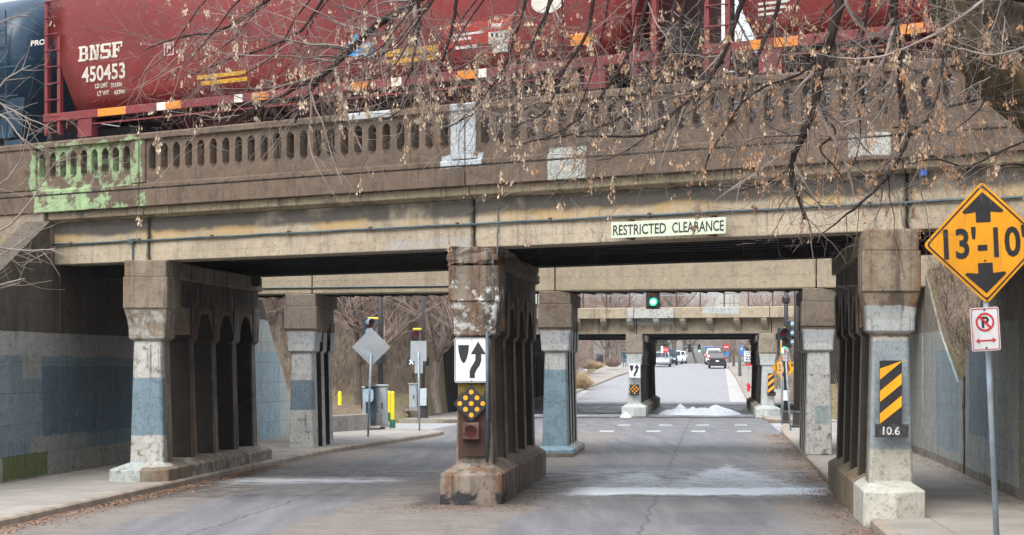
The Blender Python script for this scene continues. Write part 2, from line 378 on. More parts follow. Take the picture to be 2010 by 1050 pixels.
def hgt(t, Y):
    b = zr(Y)
    far = 0 if Y < 118 else min(.5, (Y-118)*.03)
    if t < TL-.2:
        Ys = Y+.5*(t-TL)
        h = pl(Ys, [(24, -9), (27, .7), (36.3, 5.1)]) if Y < 50 else 5.1
        h = max(h, b)
        if Y > 50: h = max(b, pl(Y, [(52.8, 4.1), (55, 2.7), (56.6, 1.4), (58, .2), (60, -.3)]))
        if Y > 74: h = max(b+.08, pl(Y, [(79, -.2), (81, .25), (93, 5.3), (112, 5.3), (124, .1)]))
        if Y > 120: h = max(h, b+far)
    elif t > TR+.06:
        h = pl(Y, [(20, 5.6), (32.6, 4.7), (36.4, 2.5), (37.5, 2.1), (40.7, 3.2), (43.9, 4.9), (48.5, 4.7), (57, .1), (60, -.3)])
        h = h + min(3.0, .28*(t-TR)) * (1 if Y < 50 else max(0, 1-(Y-50)/7))
        h = max(h, b)
        if Y > 76: h = max(b+.08, pl(Y, [(80, -.3), (82, 0), (91, 5.1), (108, 5.1), (120, .2)]))
        if Y > 118: h = max(h, b+far)
    else: h = b-.06
    if t < -14 or t > 13: h += .25*mnoise.noise(Vector((t*.2, Y*.2, 0)))*(0 if 58 < Y < 78 else 1)
    return h
ts = [-75, -60, -48, -38, -32, -27, -23, -20, -17.5, -15.5, -13.8, -12.4, -11.4, -10.7, -10.42, -10.14, -7.5, -5, 0, 4, 6.5, 8.66, 8.70, 9.3, 10, 11, 12.2, 13.6, 15.5, 18, 21, 25, 30, 37, 46, 60, 78]
ys = [-38, -20, -5, 8, 16, 20, 23, 24, 25.5]+[26.5+i for i in range(100)]+[127+4*i for i in range(22)]+[218+12*i for i in range(16)]
g = MB(); nt = len(ts)
g.add([T(t, Y, hgt(t, Y)) for Y in ys for t in ts], [(j*nt+i, j*nt+i+1, (j+1)*nt+i+1, (j+1)*nt+i) for j in range(len(ys)-1) for i in range(nt-1)])
n = N('winter_ground')
a = n.noise(.35, det=5); b_ = n.noise(6, det=5, rough=.7); c_ = n.noise(45, det=3)
gr = n.mix(n.ss(a, .42, .58), (.17, .125, .085), (.16, .135, .05)); gr = n.mix(n.ss(b_, .45, .65), gr, (.085, .06, .045)); gr = n.mix(n.mul(n.ss(c_, .5, .7), .5), gr, (.30, .22, .15))
n.bump(n.add(b_, n.mul(c_, .5)), .8, .06)
tag(g.build('ground', n.done(gr, .95), smooth=True), kind='structure')

# road
n = N('asphalt_road')
tt = n.add(n.add(n.x, n.mul(n.y, -SL)), SL*30.8)
wob = n.mul(n.add(n.noise(.5, det=4), -.5), 1.3)
tw = n.add(tt, wob)
fine = n.noise(60, det=3); mid = n.noise(2.0, det=5); st = n.noise(1.0, n.vec(2.2, .22, 1), det=4)
lane = n.mix(n.ss(st, .3, .7), (.118, .118, .122), (.175, .173, .174))
tan_ = n.mix(n.ss(mid, .35, .65), (.21, .178, .15), (.165, .14, .118))
dm = n.m('MAXIMUM', n.band(tw, -2.7, .35, .22), n.m('MAXIMUM', n.ss(tw, -5.1, -5.6), n.ss(tw, 4.4, 5.0)))
dm = n.mul(dm, n.ss(n.y, 66, 58))
col = n.mix(n.mul(dm, .85), lane, tan_)
gut = n.m('MAXIMUM', n.ss(tt, -6.35, -6.75), n.ss(tt, 5.1, 5.6))
far_g = n.m('MAXIMUM', n.ss(tt, -5.7, -5.75), n.ss(tt, 4.55, 4.6))
col = n.mix(n.mul(n.mul(gut, .45), n.ss(n.y, 62, 58)), col, (.14, .105, .08))
col = n.mix(n.mul(far_g, n.ss(n.y, 116, 118)), col, (.46, .42, .36))
deep_shade = n.mul(n.band(n.add(n.y, wob), 86.5, 112, .8), .92)  # near-black band under the third bridge: its shade put into the asphalt colour
damp_shade = n.mul(n.m('MAXIMUM', n.band(n.add(n.y, n.mul(wob, 1.5)), 31.5, 41, 1.2), n.mul(n.band(n.y, 86, 111, 1), 1)), n.ss(mid, .30, .55))  # damp patches, with under-deck shade added as darker road colour
col = n.mix(n.mul(damp_shade, .42), col, (.075, .07, .07))
sp_ = n.noise(15, n.vec(1, .14, 1), det=7, rough=.9)
col = n.mix(n.mul(n.ss(sp_, .47, .62), .35), col, (.075, .073, .075)); col = n.mix(n.mul(n.ss(sp_, .42, .34), .35), col, (.34, .32, .30))
lj = n.m('MAXIMUM', n.ss(n.m('ABSOLUTE', n.add(n.add(tt, -2.45), n.mul(n.add(n.noise(.9, det=6, rough=.75), -.5), .5))), .035, .012), n.ss(n.m('ABSOLUTE', n.add(n.add(tt, 3.9), n.mul(n.add(n.noise(1.1, det=6, rough=.75), -.5), .5))), .035, .012))
tj = n.ss(n.m('ABSOLUTE', n.add(n.m('FRACT', n.mul(n.add(n.y, n.mul(n.add(n.noise(.8, det=6, rough=.75), -.5), 1.6)), 1/9.3)), -.5)), .012, .005)
col = n.mix(n.mul(n.m('MAXIMUM', lj, n.mul(tj, n.ss(n.noise(.4), .42, .5))), .6), col, (.04, .038, .038))
pt = n.mul(n.band(n.add(tt, n.mul(n.add(n.noise(3), -.5), .2)), 2.9, 4.3, .04), n.band(n.add(n.y, n.mul(n.add(n.noise(3), -.5), .5)), 26.6, 28.9, .1))
col = n.mix(n.mul(pt, .3), col, (.06, .06, .062))
oil = n.mul(n.ss(n.noise(1.0, n.vec(1.4, .10, 1), det=5), .54, .68), .35); col = n.mix(oil, col, (.07, .068, .07))
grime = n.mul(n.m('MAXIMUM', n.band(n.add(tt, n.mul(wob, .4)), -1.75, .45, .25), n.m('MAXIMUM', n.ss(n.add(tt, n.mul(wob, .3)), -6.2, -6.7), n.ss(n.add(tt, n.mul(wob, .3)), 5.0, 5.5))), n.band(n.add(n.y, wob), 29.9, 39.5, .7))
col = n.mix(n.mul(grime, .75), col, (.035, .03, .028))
cr = n.ss(n.vor(.45, n.add_v(n.pos, (0, 0, 0)), 'DISTANCE_TO_EDGE'), .012, .004)
col = n.mix(n.mul(n.mul(cr, n.ss(n.noise(.3), .5, .6)), .35), col, (.08, .08, .08))
# frozen meltwater lying across the lanes: streaky white ice
def ice(y0, y1, t0, t1, ee, lo):
    v = n.add(n.mul(n.noise(1.0, n.vec(.8, 1.9, 1), det=6, rough=.7, dist=.6), .6), n.mul(n.noise(7, n.vec(1, 1, 1), det=5, rough=.8), .4))
    return n.mul(n.mul(n.band(n.add(n.add(n.y, n.mul(wob, .45)), n.mul(n.add(n.noise(2.4, det=6, rough=.8), -.5), 2.2)), y0, y1, ee), n.band(tt, t0, t1, .4)), n.ss(v, lo, lo+.14))
def plume(tc, y1, wd):
    c = n.noise(2.6, n.vec(1, .6, 1), det=6, rough=.75)
    k = n.add(n.m('ABSOLUTE', n.add(tt, -tc)), n.add(n.mul(n.add(n.y, -y1), wd), n.mul(n.add(c, -.5), 1.6)))
    return n.mul(n.mul(n.ss(k, .12, -.12), n.ss(n.y, 34.0, 34.6)), n.ss(n.noise(9, det=6, rough=.8), .38, .56))
i1 = n.m('MAXIMUM', ice(32.7, 34.6, .9, 5.6, .25, .22), n.mul(n.m('MAXIMUM', plume(1.9, 40, .16), plume(3.8, 42, .19)), .42))
i2 = n.m('MAXIMUM', n.mul(ice(36.0, 37.6, -6.6, -3.0, .5, .40), .6), n.mul(ice(34.6, 37, -6.9, -5.2, .6, .48), .5))
i3 = n.m('MAXIMUM', ice(88.5, 92.5, -7, 6, .8, .44), n.mul(ice(96, 103, -7, 6, 1, .5), .8))
iall = n.m('MAXIMUM', n.m('MAXIMUM', i1, i2), i3)
col = n.mix(deep_shade, col, (.018, .018, .02))
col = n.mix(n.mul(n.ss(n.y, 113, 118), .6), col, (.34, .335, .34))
col = n.mix(n.mul(iall, .95), col, (.80, .86, .92))
n.bump(n.add(fine, n.mul(mid, .6)), .35, .015)
rgh = n.m('SUBTRACT', .82, n.mul(n.m('MAXIMUM', damp_shade, iall), .45))
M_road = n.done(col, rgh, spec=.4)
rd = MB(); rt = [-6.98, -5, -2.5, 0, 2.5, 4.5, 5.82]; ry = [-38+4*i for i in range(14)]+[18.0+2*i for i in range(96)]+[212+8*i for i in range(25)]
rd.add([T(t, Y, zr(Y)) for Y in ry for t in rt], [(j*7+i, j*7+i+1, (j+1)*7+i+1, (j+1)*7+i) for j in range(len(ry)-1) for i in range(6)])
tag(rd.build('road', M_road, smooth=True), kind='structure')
xs = MB()
for a, b in ((-60, -6.98), (5.82, 60)):
    yy = [62.5, 66, 70, 74.5]
    xs.add([T(t, Y, zr(Y)) for Y in yy for t in (a, b)], [(2*i, 2*i+1, 2*i+3, 2*i+2) for i in range(3)])
n = N('cross_street_asphalt'); col = n.mix(n.noise(1.2, det=5), (.24, .235, .24), (.34, .33, .33)); n.bump(n.noise(60), .3, .01)
tag(xs.build('cross_street', n.done(col, .8)), kind='structure')
# dashed crossing markings
n = N('worn_marking_paint'); M_mark = n.done(n.mix(n.ss(n.noise(7, det=5), .38, .5), (.22, .22, .22), (.52, .52, .50)), .7)
def mark(px, py, w, l):
    Y = FPX*(EYE+.08)/(py-712)
    for _ in range(3): Y = FPX*(EYE-zr(Y))/(py-712)
    X = (px-1005)/FPX*Y
    m = MB(); z = lambda y: zr(y)+.006
    m.add([(X-w/2, Y-l/2, z(Y-l/2)), (X+w/2, Y-l/2, z(Y-l/2)), (X+w/2+SL*l, Y+l/2, z(Y+l/2)), (X-w/2+SL*l, Y+l/2, z(Y+l/2))], [(0, 1, 2, 3)])
    return tag(m.build('crossing_marking', M_mark, origin=(X, Y, zr(Y))), kind='structure')
for px in (1188, 1279, 1367, 1457, 1560): mark(px, 846.5, .50, 1.15)
for px in (1222, 1303, 1376, 1451, 1528): mark(px, 834.5, .50, 1.1)
# pavements with kerbs
n = N('pavement_concrete')
mm = n.noise(1.1, det=5); f2 = n.noise(40)
jt = n.ss(n.m('ABSOLUTE', n.add(n.m('FRACT', n.mul(n.y, 1/1.55)), -.5)), .488, .496)
t2 = n.add(n.x, n.mul(n.y, -SL))
jt = n.m('MAXIMUM', jt, n.ss(n.m('ABSOLUTE', n.add(n.m('FRACT', n.mul(t2, 1/1.6)), -.5)), .488, .496))
pc = n.mix(n.ss(mm, .35, .65), (.30, .275, .24), (.235, .215, .185)); pc = n.mix(n.mul(jt, .6), pc, (.12, .10, .08)); pc = n.mix(n.mul(n.ss(f2, .5, .7), .3), pc, (.25, .22, .19))
pc = n.mix(n.mul(n.ss(n.noise(3.1, det=6), .6, .68), .4), pc, (.16, .13, .10))
n.bump(n.add(f2, n.mul(jt, -2)), .3, .012); M_pave = n.done(pc, .9)
n = N('kerb_stone'); kc = n.mix(n.ss(n.noise(2.2, det=5), .35, .65), (.33, .27, .21), (.22, .18, .14))
kj = n.ss(n.m('ABSOLUTE', n.add(n.m('FRACT', n.mul(n.y, 1/3.1)), -.5)), .493, .497); kc = n.mix(n.mul(kj, .7), kc, (.05, .04, .03)); n.bump(n.noise(30), .4, .01)
M_kerb = n.done(kc, .9)
HK = .13
def pave(edge, inner, side, hk=HK):
    """edge: [(Y, t)] of the kerb line, inner(Y): t of the wall side"""
    k = MB(); p = MB(); rk = []; rp = []
    pts = []
    for (a, ta), (b, tb) in zip(edge, edge[1:]):
        q = max(1, int(abs(b-a)/1.5))
        pts += [(a+(b-a)*i/q, ta+(tb-ta)*i/q) for i in range(q)]
    pts.append(edge[-1])
    s = side
    for Y, t in pts:
        z = zr(Y)
        rk.append([T(t, Y, z-.2), T(t, Y, z+hk-.035), T(t+.03*s, Y, z+hk-.008), T(t+.06*s, Y, z+hk), T(t+.17*s, Y, z+hk), T(t+.17*s, Y, z-.2)])
        rp.append([T(t+.17*s, Y, z+hk-.006), T(inner(Y), Y, z+hk-.004), T(inner(Y), Y, z-.25), T(t+.17*s, Y, z-.25)])
    k.loft(rk); p.loft(rp)
    tag(k.build('kerb', M_kerb), kind='structure'); tag(p.build('pavement', M_pave), kind='structure')
pave([(-20, -6.98), (34, -6.98), (41, -6.9), (48, -6.75), (54, -6.1), (58.5, -5.62), (60.2, -5.62), (61.6, -6.1), (62.4, -7.2)], lambda Y: TL-.05 if Y < 57.2 else -13.5, -1)
pave([(-20, 5.82), (44, 5.78), (60, 5.8), (64, 5.9), (69.6, 6.2), (71, 7.5)], lambda Y: TR+.05 if Y < 57 else 13, 1)
pave([(77, -8.2), (79, -7.2), (82, -6.98), (88, -6.98), (112, -6.98), (125, -6.6), (145, -5.0), (165, -3.7), (230, -3.1)], lambda Y: TL-.05 if Y < 115 else (-9.2 if Y < 140 else -7.2), -1)
pave([(73, 8.2), (75, 6.6), (78, 5.82), (110, 5.82), (130, 5.6), (170, 4.95), (230, 4.6)], lambda Y: TR+.05 if Y < 112 else 8.4, 1)
# ---------------------------------------------------------------- piers
def rough_box(mb, F, x0, x1, y0, y1, z0, z1, amp, nx=8, ny=10, nz=6, seed=0):
    def pt(i, j, k):
        x = x0+(x1-x0)*i/nx; y = y0+(y1-y0)*j/ny; z = z0+(z1-z0)*k/nz
        q = Vector((x*6+seed, y*6, z*7)); d = amp*(mnoise.noise(q)+.5*mnoise.noise(q*2.7)-.35)
        cx, cy, cz = (x-(x0+x1)/2), (y-(y0+y1)/2), (z-(z0+z1)/2)
        e = 1 if (abs(cx) > abs(x1-x0)*.42) + (j in (0, 1)) + (k in (0, nz)) >= 2 else .4
        return F(x+(d*e if i in (0, nx) else 0)*(1 if cx > 0 else -1), y+(-d*e if j == 0 else 0), z+(d*.5*e*(1 if cz > 0 else -1) if k in (0, nz) else 0))
    idx = {}; vs = []; fs = []
    def g(i, j, k):
        if (i, j, k) not in idx: idx[(i, j, k)] = len(vs); vs.append(pt(i, j, k))
        return idx[(i, j, k)]
    for i in range(nx):
        for k in range(nz):
            fs.append((g(i,0,k), g(i+1,0,k), g(i+1,0,k+1), g(i,0,k+1))); fs.append((g(i,ny,k), g(i,ny,k+1), g(i+1,ny,k+1), g(i+1,ny,k)))
    for j in range(ny):
        for k in range(nz):
            fs.append((g(0,j,k), g(0,j,k+1), g(0,j+1,k+1), g(0,j+1,k))); fs.append((g(nx,j,k), g(nx,j+1,k), g(nx,j+1,k+1), g(nx,j,k+1)))
    for i in range(nx):
        for j in range(ny):
            fs.append((g(i,j,0), g(i,j+1,0), g(i+1,j+1,0), g(i+1,j,0))); fs.append((g(i,j,nz), g(i+1,j,nz), g(i+1,j+1,nz), g(i,j+1,nz)))
    mb.add(vs, fs)
def pier(root, t0, Y0, L, ncol, gz, mat, ztop=4.43, pw=.60, ph=.45, pa=.62, rag=False, k=1.0, solid=False, pb=None, noped=False, wall=None):
    """cap over a row of battered columns with flared heads, joined by small arches, on a long plinth"""
    F = lambda a, l, z: T(t0+a, Y0+l, z)
    zc = ztop-.34; zb = ztop-.94; zs = ztop-1.58            # cap bottom, block bottom, head bottom
    hd = MB()
    hd.box(F, -.335*k, .335*k, .45, L-.02, zb+.06, zc+.02)     # wall over the arches
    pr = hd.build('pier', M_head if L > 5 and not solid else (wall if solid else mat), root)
    c = MB()
    if rag: rough_box(c, F, -.45*k, .45*k, -.06, L+.1, zc, ztop, .13, seed=3)
    else: c.box(F, -.41*k, .41*k, -.05, L+.1, zc, ztop)
    co = c.build('pier_cap', mat, pr)
    if not rag: bev(co, .03)
    fl = .70; ol = (L-fl-.5*(ncol-1))/(ncol-1)               # first column longer, openings between
    l = 0
    zp = gz+ph
    for i in range(ncol):
        cl = fl if i == 0 else .5
        w0, w1 = .335*k, .275*k
        m = MB(); l0 = l+.03; l1 = l+cl
        def ring(w, a, b, z, ch=.035): return [F(-w+ch, a, z), F(w-ch, a, z), F(w, a+ch, z), F(w, b-ch, z), F(w-ch, b, z), F(-w+ch, b, z), F(-w, b-ch, z), F(-w, a+ch, z)]
        if i == 0:
            rs = [ring(w0, l0, l1, gz+ph*.6), ring(w1, l0+.06, l1-.03, zs-.01), ring(w1+.01, l0+.05, l1-.02, zs), ring(w1+.085*k, l0, l1+.02, zs+.05), ring(w1+.09*k, l0, l1+.02, zs+.22),
                  ring(w1+.11*k, l0-.02, l1+.05, zs+.42), ring(w1+.16*k, l0-.05, l1+.1, zb-.01, .02), ring(w1+.165*k, l0-.08, l1+.1, zb, .02), ring(w1+.165*k, l0-.08, l1+.1, zc+.01, .02)]
            if k == 1 and not rag: pass
        else:
            rs = [ring(w0, l0, l1, gz+ph*.6), ring(w1, l0+.04, l1-.04, zs-.01), ring(w1+.02, l0+.02, l1-.02, zs), ring(w1+.07, l0-.03, l1+.03, zs+.06), ring(w1+.085, l0-.05, l1+.05, zb-.02), ring(w1+.085, l0-.05, l1+.05, zb+.2)]
        m.loft(rs)
        if i < ncol-1:                                       # arch haunches beyond this column
            a0, a1 = l1-.02, l+cl+ol+.05; h0 = zs+.02; h1 = zb+.07; q = 14
            pts = [(a0, h1)]+[(a0+(a1-a0)*j/q, h0+(h1-.06-h0)*math.sin(math.pi*j/q)**.75) for j in range(q+1)]+[(a1, h1)]
            m.prism(pts, lambda u, v, w: F(w, u, v), -.325*k, .325*k)
        cob = m.build('column', [mat if i == 0 or L < 5 else M_rear_col, M_wd], pr)
        if i > 0:                                            # faces along the row coloured near-black as shade in the openings
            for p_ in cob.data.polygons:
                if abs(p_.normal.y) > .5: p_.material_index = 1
        bev(cob, .012, 1)
        pass
        l += cl+ol
    if not noped:
        p = MB(); e = gz+ph*.76; q = L+.35; w = pw
        fr = [F(-w, -.42, 0), F(0, -.62, 0), F(w, -.42, 0), F(w, q, 0), F(-w, q, 0)]
        up = lambda v, z: Vector((v.x, v.y, z))
        top = [F(-w*.55, .05, 0), F(0, -.08, 0), F(w*.55, .05, 0), F(w*.55, q-.2, 0), F(-w*.55, q-.2, 0)]
        p.loft([[up(v, gz-.3) for v in fr], [up(v, e) for v in fr], [up(v, gz+ph) for v in top]])
        bev(p.build('plinth', mat, pr), .025)
    if solid:
        s_m = MB(); s_m.box(F, -.2*k, .2*k, .75, L-.1, gz, zb+.2); s_m.build('web_wall', wall or mat, pr)
    return pr
# ---------------------------------------------------------------- the near bridge
b1 = thing('railway_bridge', BP(-.8, 3, 0), 'nearest brown concrete railway bridge with octagonal slots in its parapet, carrying the red hopper cars', 'bridge')
b1['_o'] = tuple(b1.location)
JT = [-14.0, S(272), S(912), S(1766), 15.0]
g_ = .013
ZB, ZPT = 4.43, 6.93
def opening_cell(m, s0, s1, z0, z1, o0, o1, d0, d1):
    c = .055; sc = (s0+s1)/2; w = .088
    o = [(sc-w, o0+c*1.3), (sc-w+c, o0), (sc+w-c, o0), (sc+w, o0+c*1.3), (sc+w, o1-c*1.3), (sc+w-c, o1), (sc-w+c, o1), (sc-w, o1-c*1.3)]
    r = [(s0, z0), (s0+.06, z0), (s1-.06, z0), (s1, z0), (s1, z1), (s1-.06, z1), (s0+.06, z1), (s0, z1)]
    for d in (d0, d1):
        m.add([BP(a, d, z) for a, z in o+r], [(i, (i+1) % 8, 8+(i+1) % 8, 8+i) for i in range(8)])
    m.add([BP(a, d, z) for d in (d0, d1) for a, z in o], [(i, (i+1) % 8, 8+(i+1) % 8, 8+i) for i in range(8)], 0)
bays = [(S(70), S(256), 9, S(-90), JT[1]), (S(284), S(884), 23, JT[1], JT[2]), (S(934), S(1752), 24, JT[2], JT[3]), (S(1795), 13.5, 19, JT[3], JT[4])]
for i, (o0, o1, nn, e0, e1) in enumerate(bays):
    m = MB(); w = (o1-o0)/nn
    for q in range(nn): opening_cell(m, o0+q*w, o0+(q+1)*w, 5.95, 6.80, 6.17, 6.70, .05, .29)
    ob = m.build('balustrade', M_par, b1, recalc=False)
    for (a, b) in ((e0+g_, o0), (o1, e1-g_)):
        m = MB(); m.box(BP_ := (lambda x, y, z: BP(x, y, z)), a, b, 0, .33, 5.955, 6.80)
        bev(m.build('parapet_post', M_par, b1), .012)
    for (z0, z1, d0, nm) in ((5.845, 5.952, 0, 'base_rail'), (5.49, 5.825, .0, 'fascia')):
        m = MB()
        if nm == 'base_rail':
            m.loft([[BP(s, d0, z0), BP(s, d0, z1-.02), BP(s, .05, z1), BP(s, .34, z1), BP(s, .34, z0)] for s in (e0+g_, e1-g_)])
        else: m.box(lambda x, y, z: BP(x, y, z), e0+g_, e1-g_, d0, .36, z0, z1)
        bev(m.build(nm, M_par, b1), .01, 1)
    m = MB(); m.loft([[BP(s, -.03, 6.80), BP(s, -.03, 6.90), BP(s, .0, 6.93), BP(s, .36, 6.93), BP(s, .36, 6.80)] for s in (e0+g_, e1-g_)])
    bev(m.build('coping', M_par, b1), .012)
    lo = [(e0+g_, 5.826)]; s = e0+.4; up = [(e0+g_, 5.844)]
    while s < e1-.3: up += [(s-.035, 5.844), (s, 5.885), (s+.035, 5.844)]; s += .93
    up.append((e1-g_, 5.844)); m = MB(); nu = len(up)
    for d in (-.003, .30):
        m.add([BP(a_, d, z_) for a_, z_ in up]+[BP(a_, d, 5.826) for a_, z_ in up], [(i, i+1, nu+i+1, nu+i) for i in range(nu-1)])
    m.build('groove', M_dark, b1)
beams = [(S(84), JT[1]), (JT[1], JT[2]), (JT[2], JT[3]), (JT[3], 15)]
for (a, b) in beams:
    m = MB(); a += g_; b -= g_
    m.loft([[BP(s, .13, 5.49), BP(s, .13, 5.345), BP(s, .27, 5.285), BP(s, .9, 5.285), BP(s, .9, 5.49)] for s in (a, b)])
    bev(m.build('cornice', M_corn, b1), .01, 1)
    m = MB(); m.box(lambda x, y, z: BP(x, y, z), a, b, .30, .95, ZB, 5.285); bev(m.build('girder', M_beam, b1), .02)
for s in (JT[1], JT[2], JT[3]):
    m = MB(); m.box(lambda x, y, z: BP(x, y, z), s-g_-.004, s+g_+.004, .36 , .9, 4.44, 5.28); m.build('joint_filler', M_dark, b1)
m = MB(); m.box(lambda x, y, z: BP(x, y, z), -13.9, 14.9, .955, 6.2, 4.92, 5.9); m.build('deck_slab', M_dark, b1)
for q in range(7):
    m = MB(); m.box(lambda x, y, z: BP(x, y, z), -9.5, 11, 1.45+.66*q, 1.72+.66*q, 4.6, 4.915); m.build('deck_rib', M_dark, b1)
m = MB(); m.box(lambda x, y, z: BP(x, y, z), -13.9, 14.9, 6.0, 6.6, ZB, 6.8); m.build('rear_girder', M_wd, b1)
m = MB(); m.loft([[BP(s, .38, 5.905), BP(s, .40, 6.02), BP(s, .95, 6.42), BP(s, 5.6, 6.42), BP(s, 5.98, 6.1), BP(s, 5.98, 5.905)] for s in (-13.9, -7, 0, 7, 14.9)])
m.build('ballast', M_ballast, b1)
m = MB(); m.box(lambda x, y, z: BP(x, y, z), -13.9, 14.9, .70, .80, 5.95, 6.98); m.build('ballast_retainer', M_ballast, b1)
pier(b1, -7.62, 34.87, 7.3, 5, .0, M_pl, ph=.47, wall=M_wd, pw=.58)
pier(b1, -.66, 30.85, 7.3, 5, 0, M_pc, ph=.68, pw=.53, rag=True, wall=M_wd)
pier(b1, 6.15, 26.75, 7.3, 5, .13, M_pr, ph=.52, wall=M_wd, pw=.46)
def wallbox(name, mat, t0, t1, pts, root=None, zb=-.6, **kw):
    m = MB()
    m.loft([[T(t0, Y, zb), T(t1, Y, zb), T(t1, Y, z), T(t0, Y, z)] for Y, z in pts])
    return m.build(name, mat, root, **kw)
wallbox('abutment', M_wl, TL-.8, TL, [(36.35, 4.42), (44.9, 4.42)], b1)
wallbox('abutment', M_wr, TR, TR+.8, [(24.0, 4.42), (32.6, 4.42)], b1)
m = MB(); m.box(lambda x, y, z: BP(x, y, z), -13.9, S(82), .05, .5, -.5, 5.485); m.build('abutment_face', M_retain, b1)
m = MB(); m.box(lambda x, y, z: BP(x, y, z), S(84), S(84)+.45, .96, 6.3, 4.2, 4.5); m.build('bearing_shelf', M_wd, b1)
# retaining walls, each its own thing
def wall(name, mat, t0, t1, pts, label):
    return tag(wallbox(name, mat, t0, t1, pts, origin=T((t0+t1)/2, pts[0][0], 0)), label, 'retaining wall')
wall('retaining_wall', M_wl, TL-.5, TL, [(22, .7), (26.6, .85), (30, 2.45), (36.33, 5.3)], 'stained sloping wing wall with blue paint at the left edge, in front of the nearest bridge')
wall('retaining_wall', M_wl, TL-.5, TL, [(44.9, 5.2), (48.6, 5.2)], 'dark painted wall joining the left ends of the first and second bridges')
wall('retaining_wall', M_wl, TL-.45, TL, [(53.4, 4.3), (54, 3.75), (55, 2.9), (56.0, 2.15), (56.6, 1.6), (57.1, .9)], 'pale blue wing wall curving down behind the left pavement piers')
wall('retaining_wall', M_wr, TR, TR+.14, [(32.62, 5.0), (34, 3.75), (35, 3.15), (36.4, 2.4)], 'grey wing wall right of the cracked joint, behind the no parking sign')
wall('retaining_wall', M_wr, TR+.03, TR+.145, [(36.75, 2.15), (37.8, 2.0), (40.7, 3.1), (43.9, 4.8)], 'white and pale blue wing wall left of the cracked joint on the right')
wall('retaining_wall', M_wr, TR, TR+.45, [(48.7, 4.6), (57, .4)], 'pale wing wall sloping down beyond the right end of the second bridge')
# conduit along the girder
m = MB(); m.tube([BP(s, .265+.006*math.sin(s*3), 4.85-.012*abs(math.sin(s*1.7))) for s in [S(86)+i*.4 for i in range(56)]], .022, 6)
cd = tag(m.build('conduit', M_pipe, origin=BP(S(86), .26, 4.85), smooth=True), 'thin grey cable conduit running along the front girder of the nearest bridge', 'conduit')
for q, s in enumerate([S(86)+.5+i*1.9 for i in range(11)]):
    m = MB(); m.box(lambda x, y, z: BP(x, y, z), s-.02, s+.02, .235, .3, 4.815, 4.885); m.build('pipe_clip', M_rusty, cd)
m = MB(); m.tube([BP(S(242), .26, 4.84), BP(S(242), .26, 4.6), BP(S(242), .27, 4.44)], .018, 6); m.box(lambda x, y, z: BP(x, y, z), S(242)-.06, S(242)+.06, .2, .3, 4.8, 4.88)
m.build('drop_pipe', M_pipe, cd)
m = MB(); m.tube([BP(S(960)+.0, .27, 5.1), BP(S(962), .26, 4.85), BP(S(961), .24, 4.6), BP(S(964), .2, 4.3)], .014, 5); m.build('drop_cable', M_pipe, cd)

# ---------------------------------------------------------------- second bridge
B2D = Vector((1, -.287, 0)).normalized(); B2N = Vector((.287, 1, 0)).normalized()
Q2 = lambda s, d, z: Vector((0, 46.4, 0))+B2D*s+B2N*d+Vector((0, 0, z))
b2 = thing('railway_bridge', Q2(1, 2, 0), 'second concrete railway bridge with a smooth cream girder, seen below the nearest bridge', 'bridge')
Z2 = 4.27
for (a, b) in ((-9.3, -5.6), (-5.6, 1.15), (1.15, 7.85), (7.85, 17)):
    m = MB(); m.box(lambda x, y, z: Q2(x, y, z), a+.015, b-.015, 0, .6, Z2, 5.45); bev(m.build('girder', M_b2, b2), .03)
    m = MB(); m.box(lambda x, y, z: Q2(x, y, z), a+.015, b-.015, -.12, .5, 5.455, 6.5); m.build('parapet', M_par, b2)
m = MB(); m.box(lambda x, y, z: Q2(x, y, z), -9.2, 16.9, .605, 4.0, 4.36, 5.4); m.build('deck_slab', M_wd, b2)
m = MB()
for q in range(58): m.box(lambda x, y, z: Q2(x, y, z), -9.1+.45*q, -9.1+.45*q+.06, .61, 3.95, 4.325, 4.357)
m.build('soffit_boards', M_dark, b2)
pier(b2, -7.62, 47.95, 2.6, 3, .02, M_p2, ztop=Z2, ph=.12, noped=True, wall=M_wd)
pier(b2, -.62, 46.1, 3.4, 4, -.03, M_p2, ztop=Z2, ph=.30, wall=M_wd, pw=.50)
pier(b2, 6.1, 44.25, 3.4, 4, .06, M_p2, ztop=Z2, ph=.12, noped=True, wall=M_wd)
wallbox('abutment', M_wl, TL-.8, TL, [(48.62, 4.3), (53.38, 4.3)], b2)
wallbox('abutment', M_wr, TR, TR+.8, [(43.92, 4.3), (48.68, 4.3)], b2)
m = MB(); m.tube([Q2(s, -.02, 4.44) for s in (-9, -5, -1.4)], .02, 6)
tag(m.build('conduit', M_pipe, origin=Q2(-9, -.02, 4.44)), 'thin conduit along the left span of the second bridge girder', 'conduit')

# ---------------------------------------------------------------- third bridge
B3D = Vector((1, -.30, 0)).normalized(); B3N = Vector((.3, 1, 0)).normalized()
Q3 = lambda s, d, z: Vector((0, 89.8, 0))+B3D*s+B3N*d+Vector((0, 0, z))
b3 = thing('railway_bridge', Q3(9, 10, 0), 'farthest railway bridge with curved brackets under its parapet and iron railing posts on top', 'bridge')
Z3 = 3.85; f3 = 1.044
x3 = [-3.5, 6.03, 12.45, 22]
for a, b in zip(x3, x3[1:]):
    a *= f3; b *= f3
    m = MB(); m.box(lambda x, y, z: Q3(x, y, z), a+.02, b-.02, .5, 1.1, Z3, 4.8); bev(m.build('girder', M_b3, b3), .03)
    m = MB(); m.loft([[Q3(s, -.12, 4.62), Q3(s, -.12, 5.10), Q3(s, -.06, 5.14), Q3(s, .25, 5.14), Q3(s, .25, 4.9), Q3(s, .5, 4.79), Q3(s, .5, 4.62)] for s in (a+.02, b-.02)])
    m.build('parapet', M_b3, b3)
sb = x3[0]*f3+.4
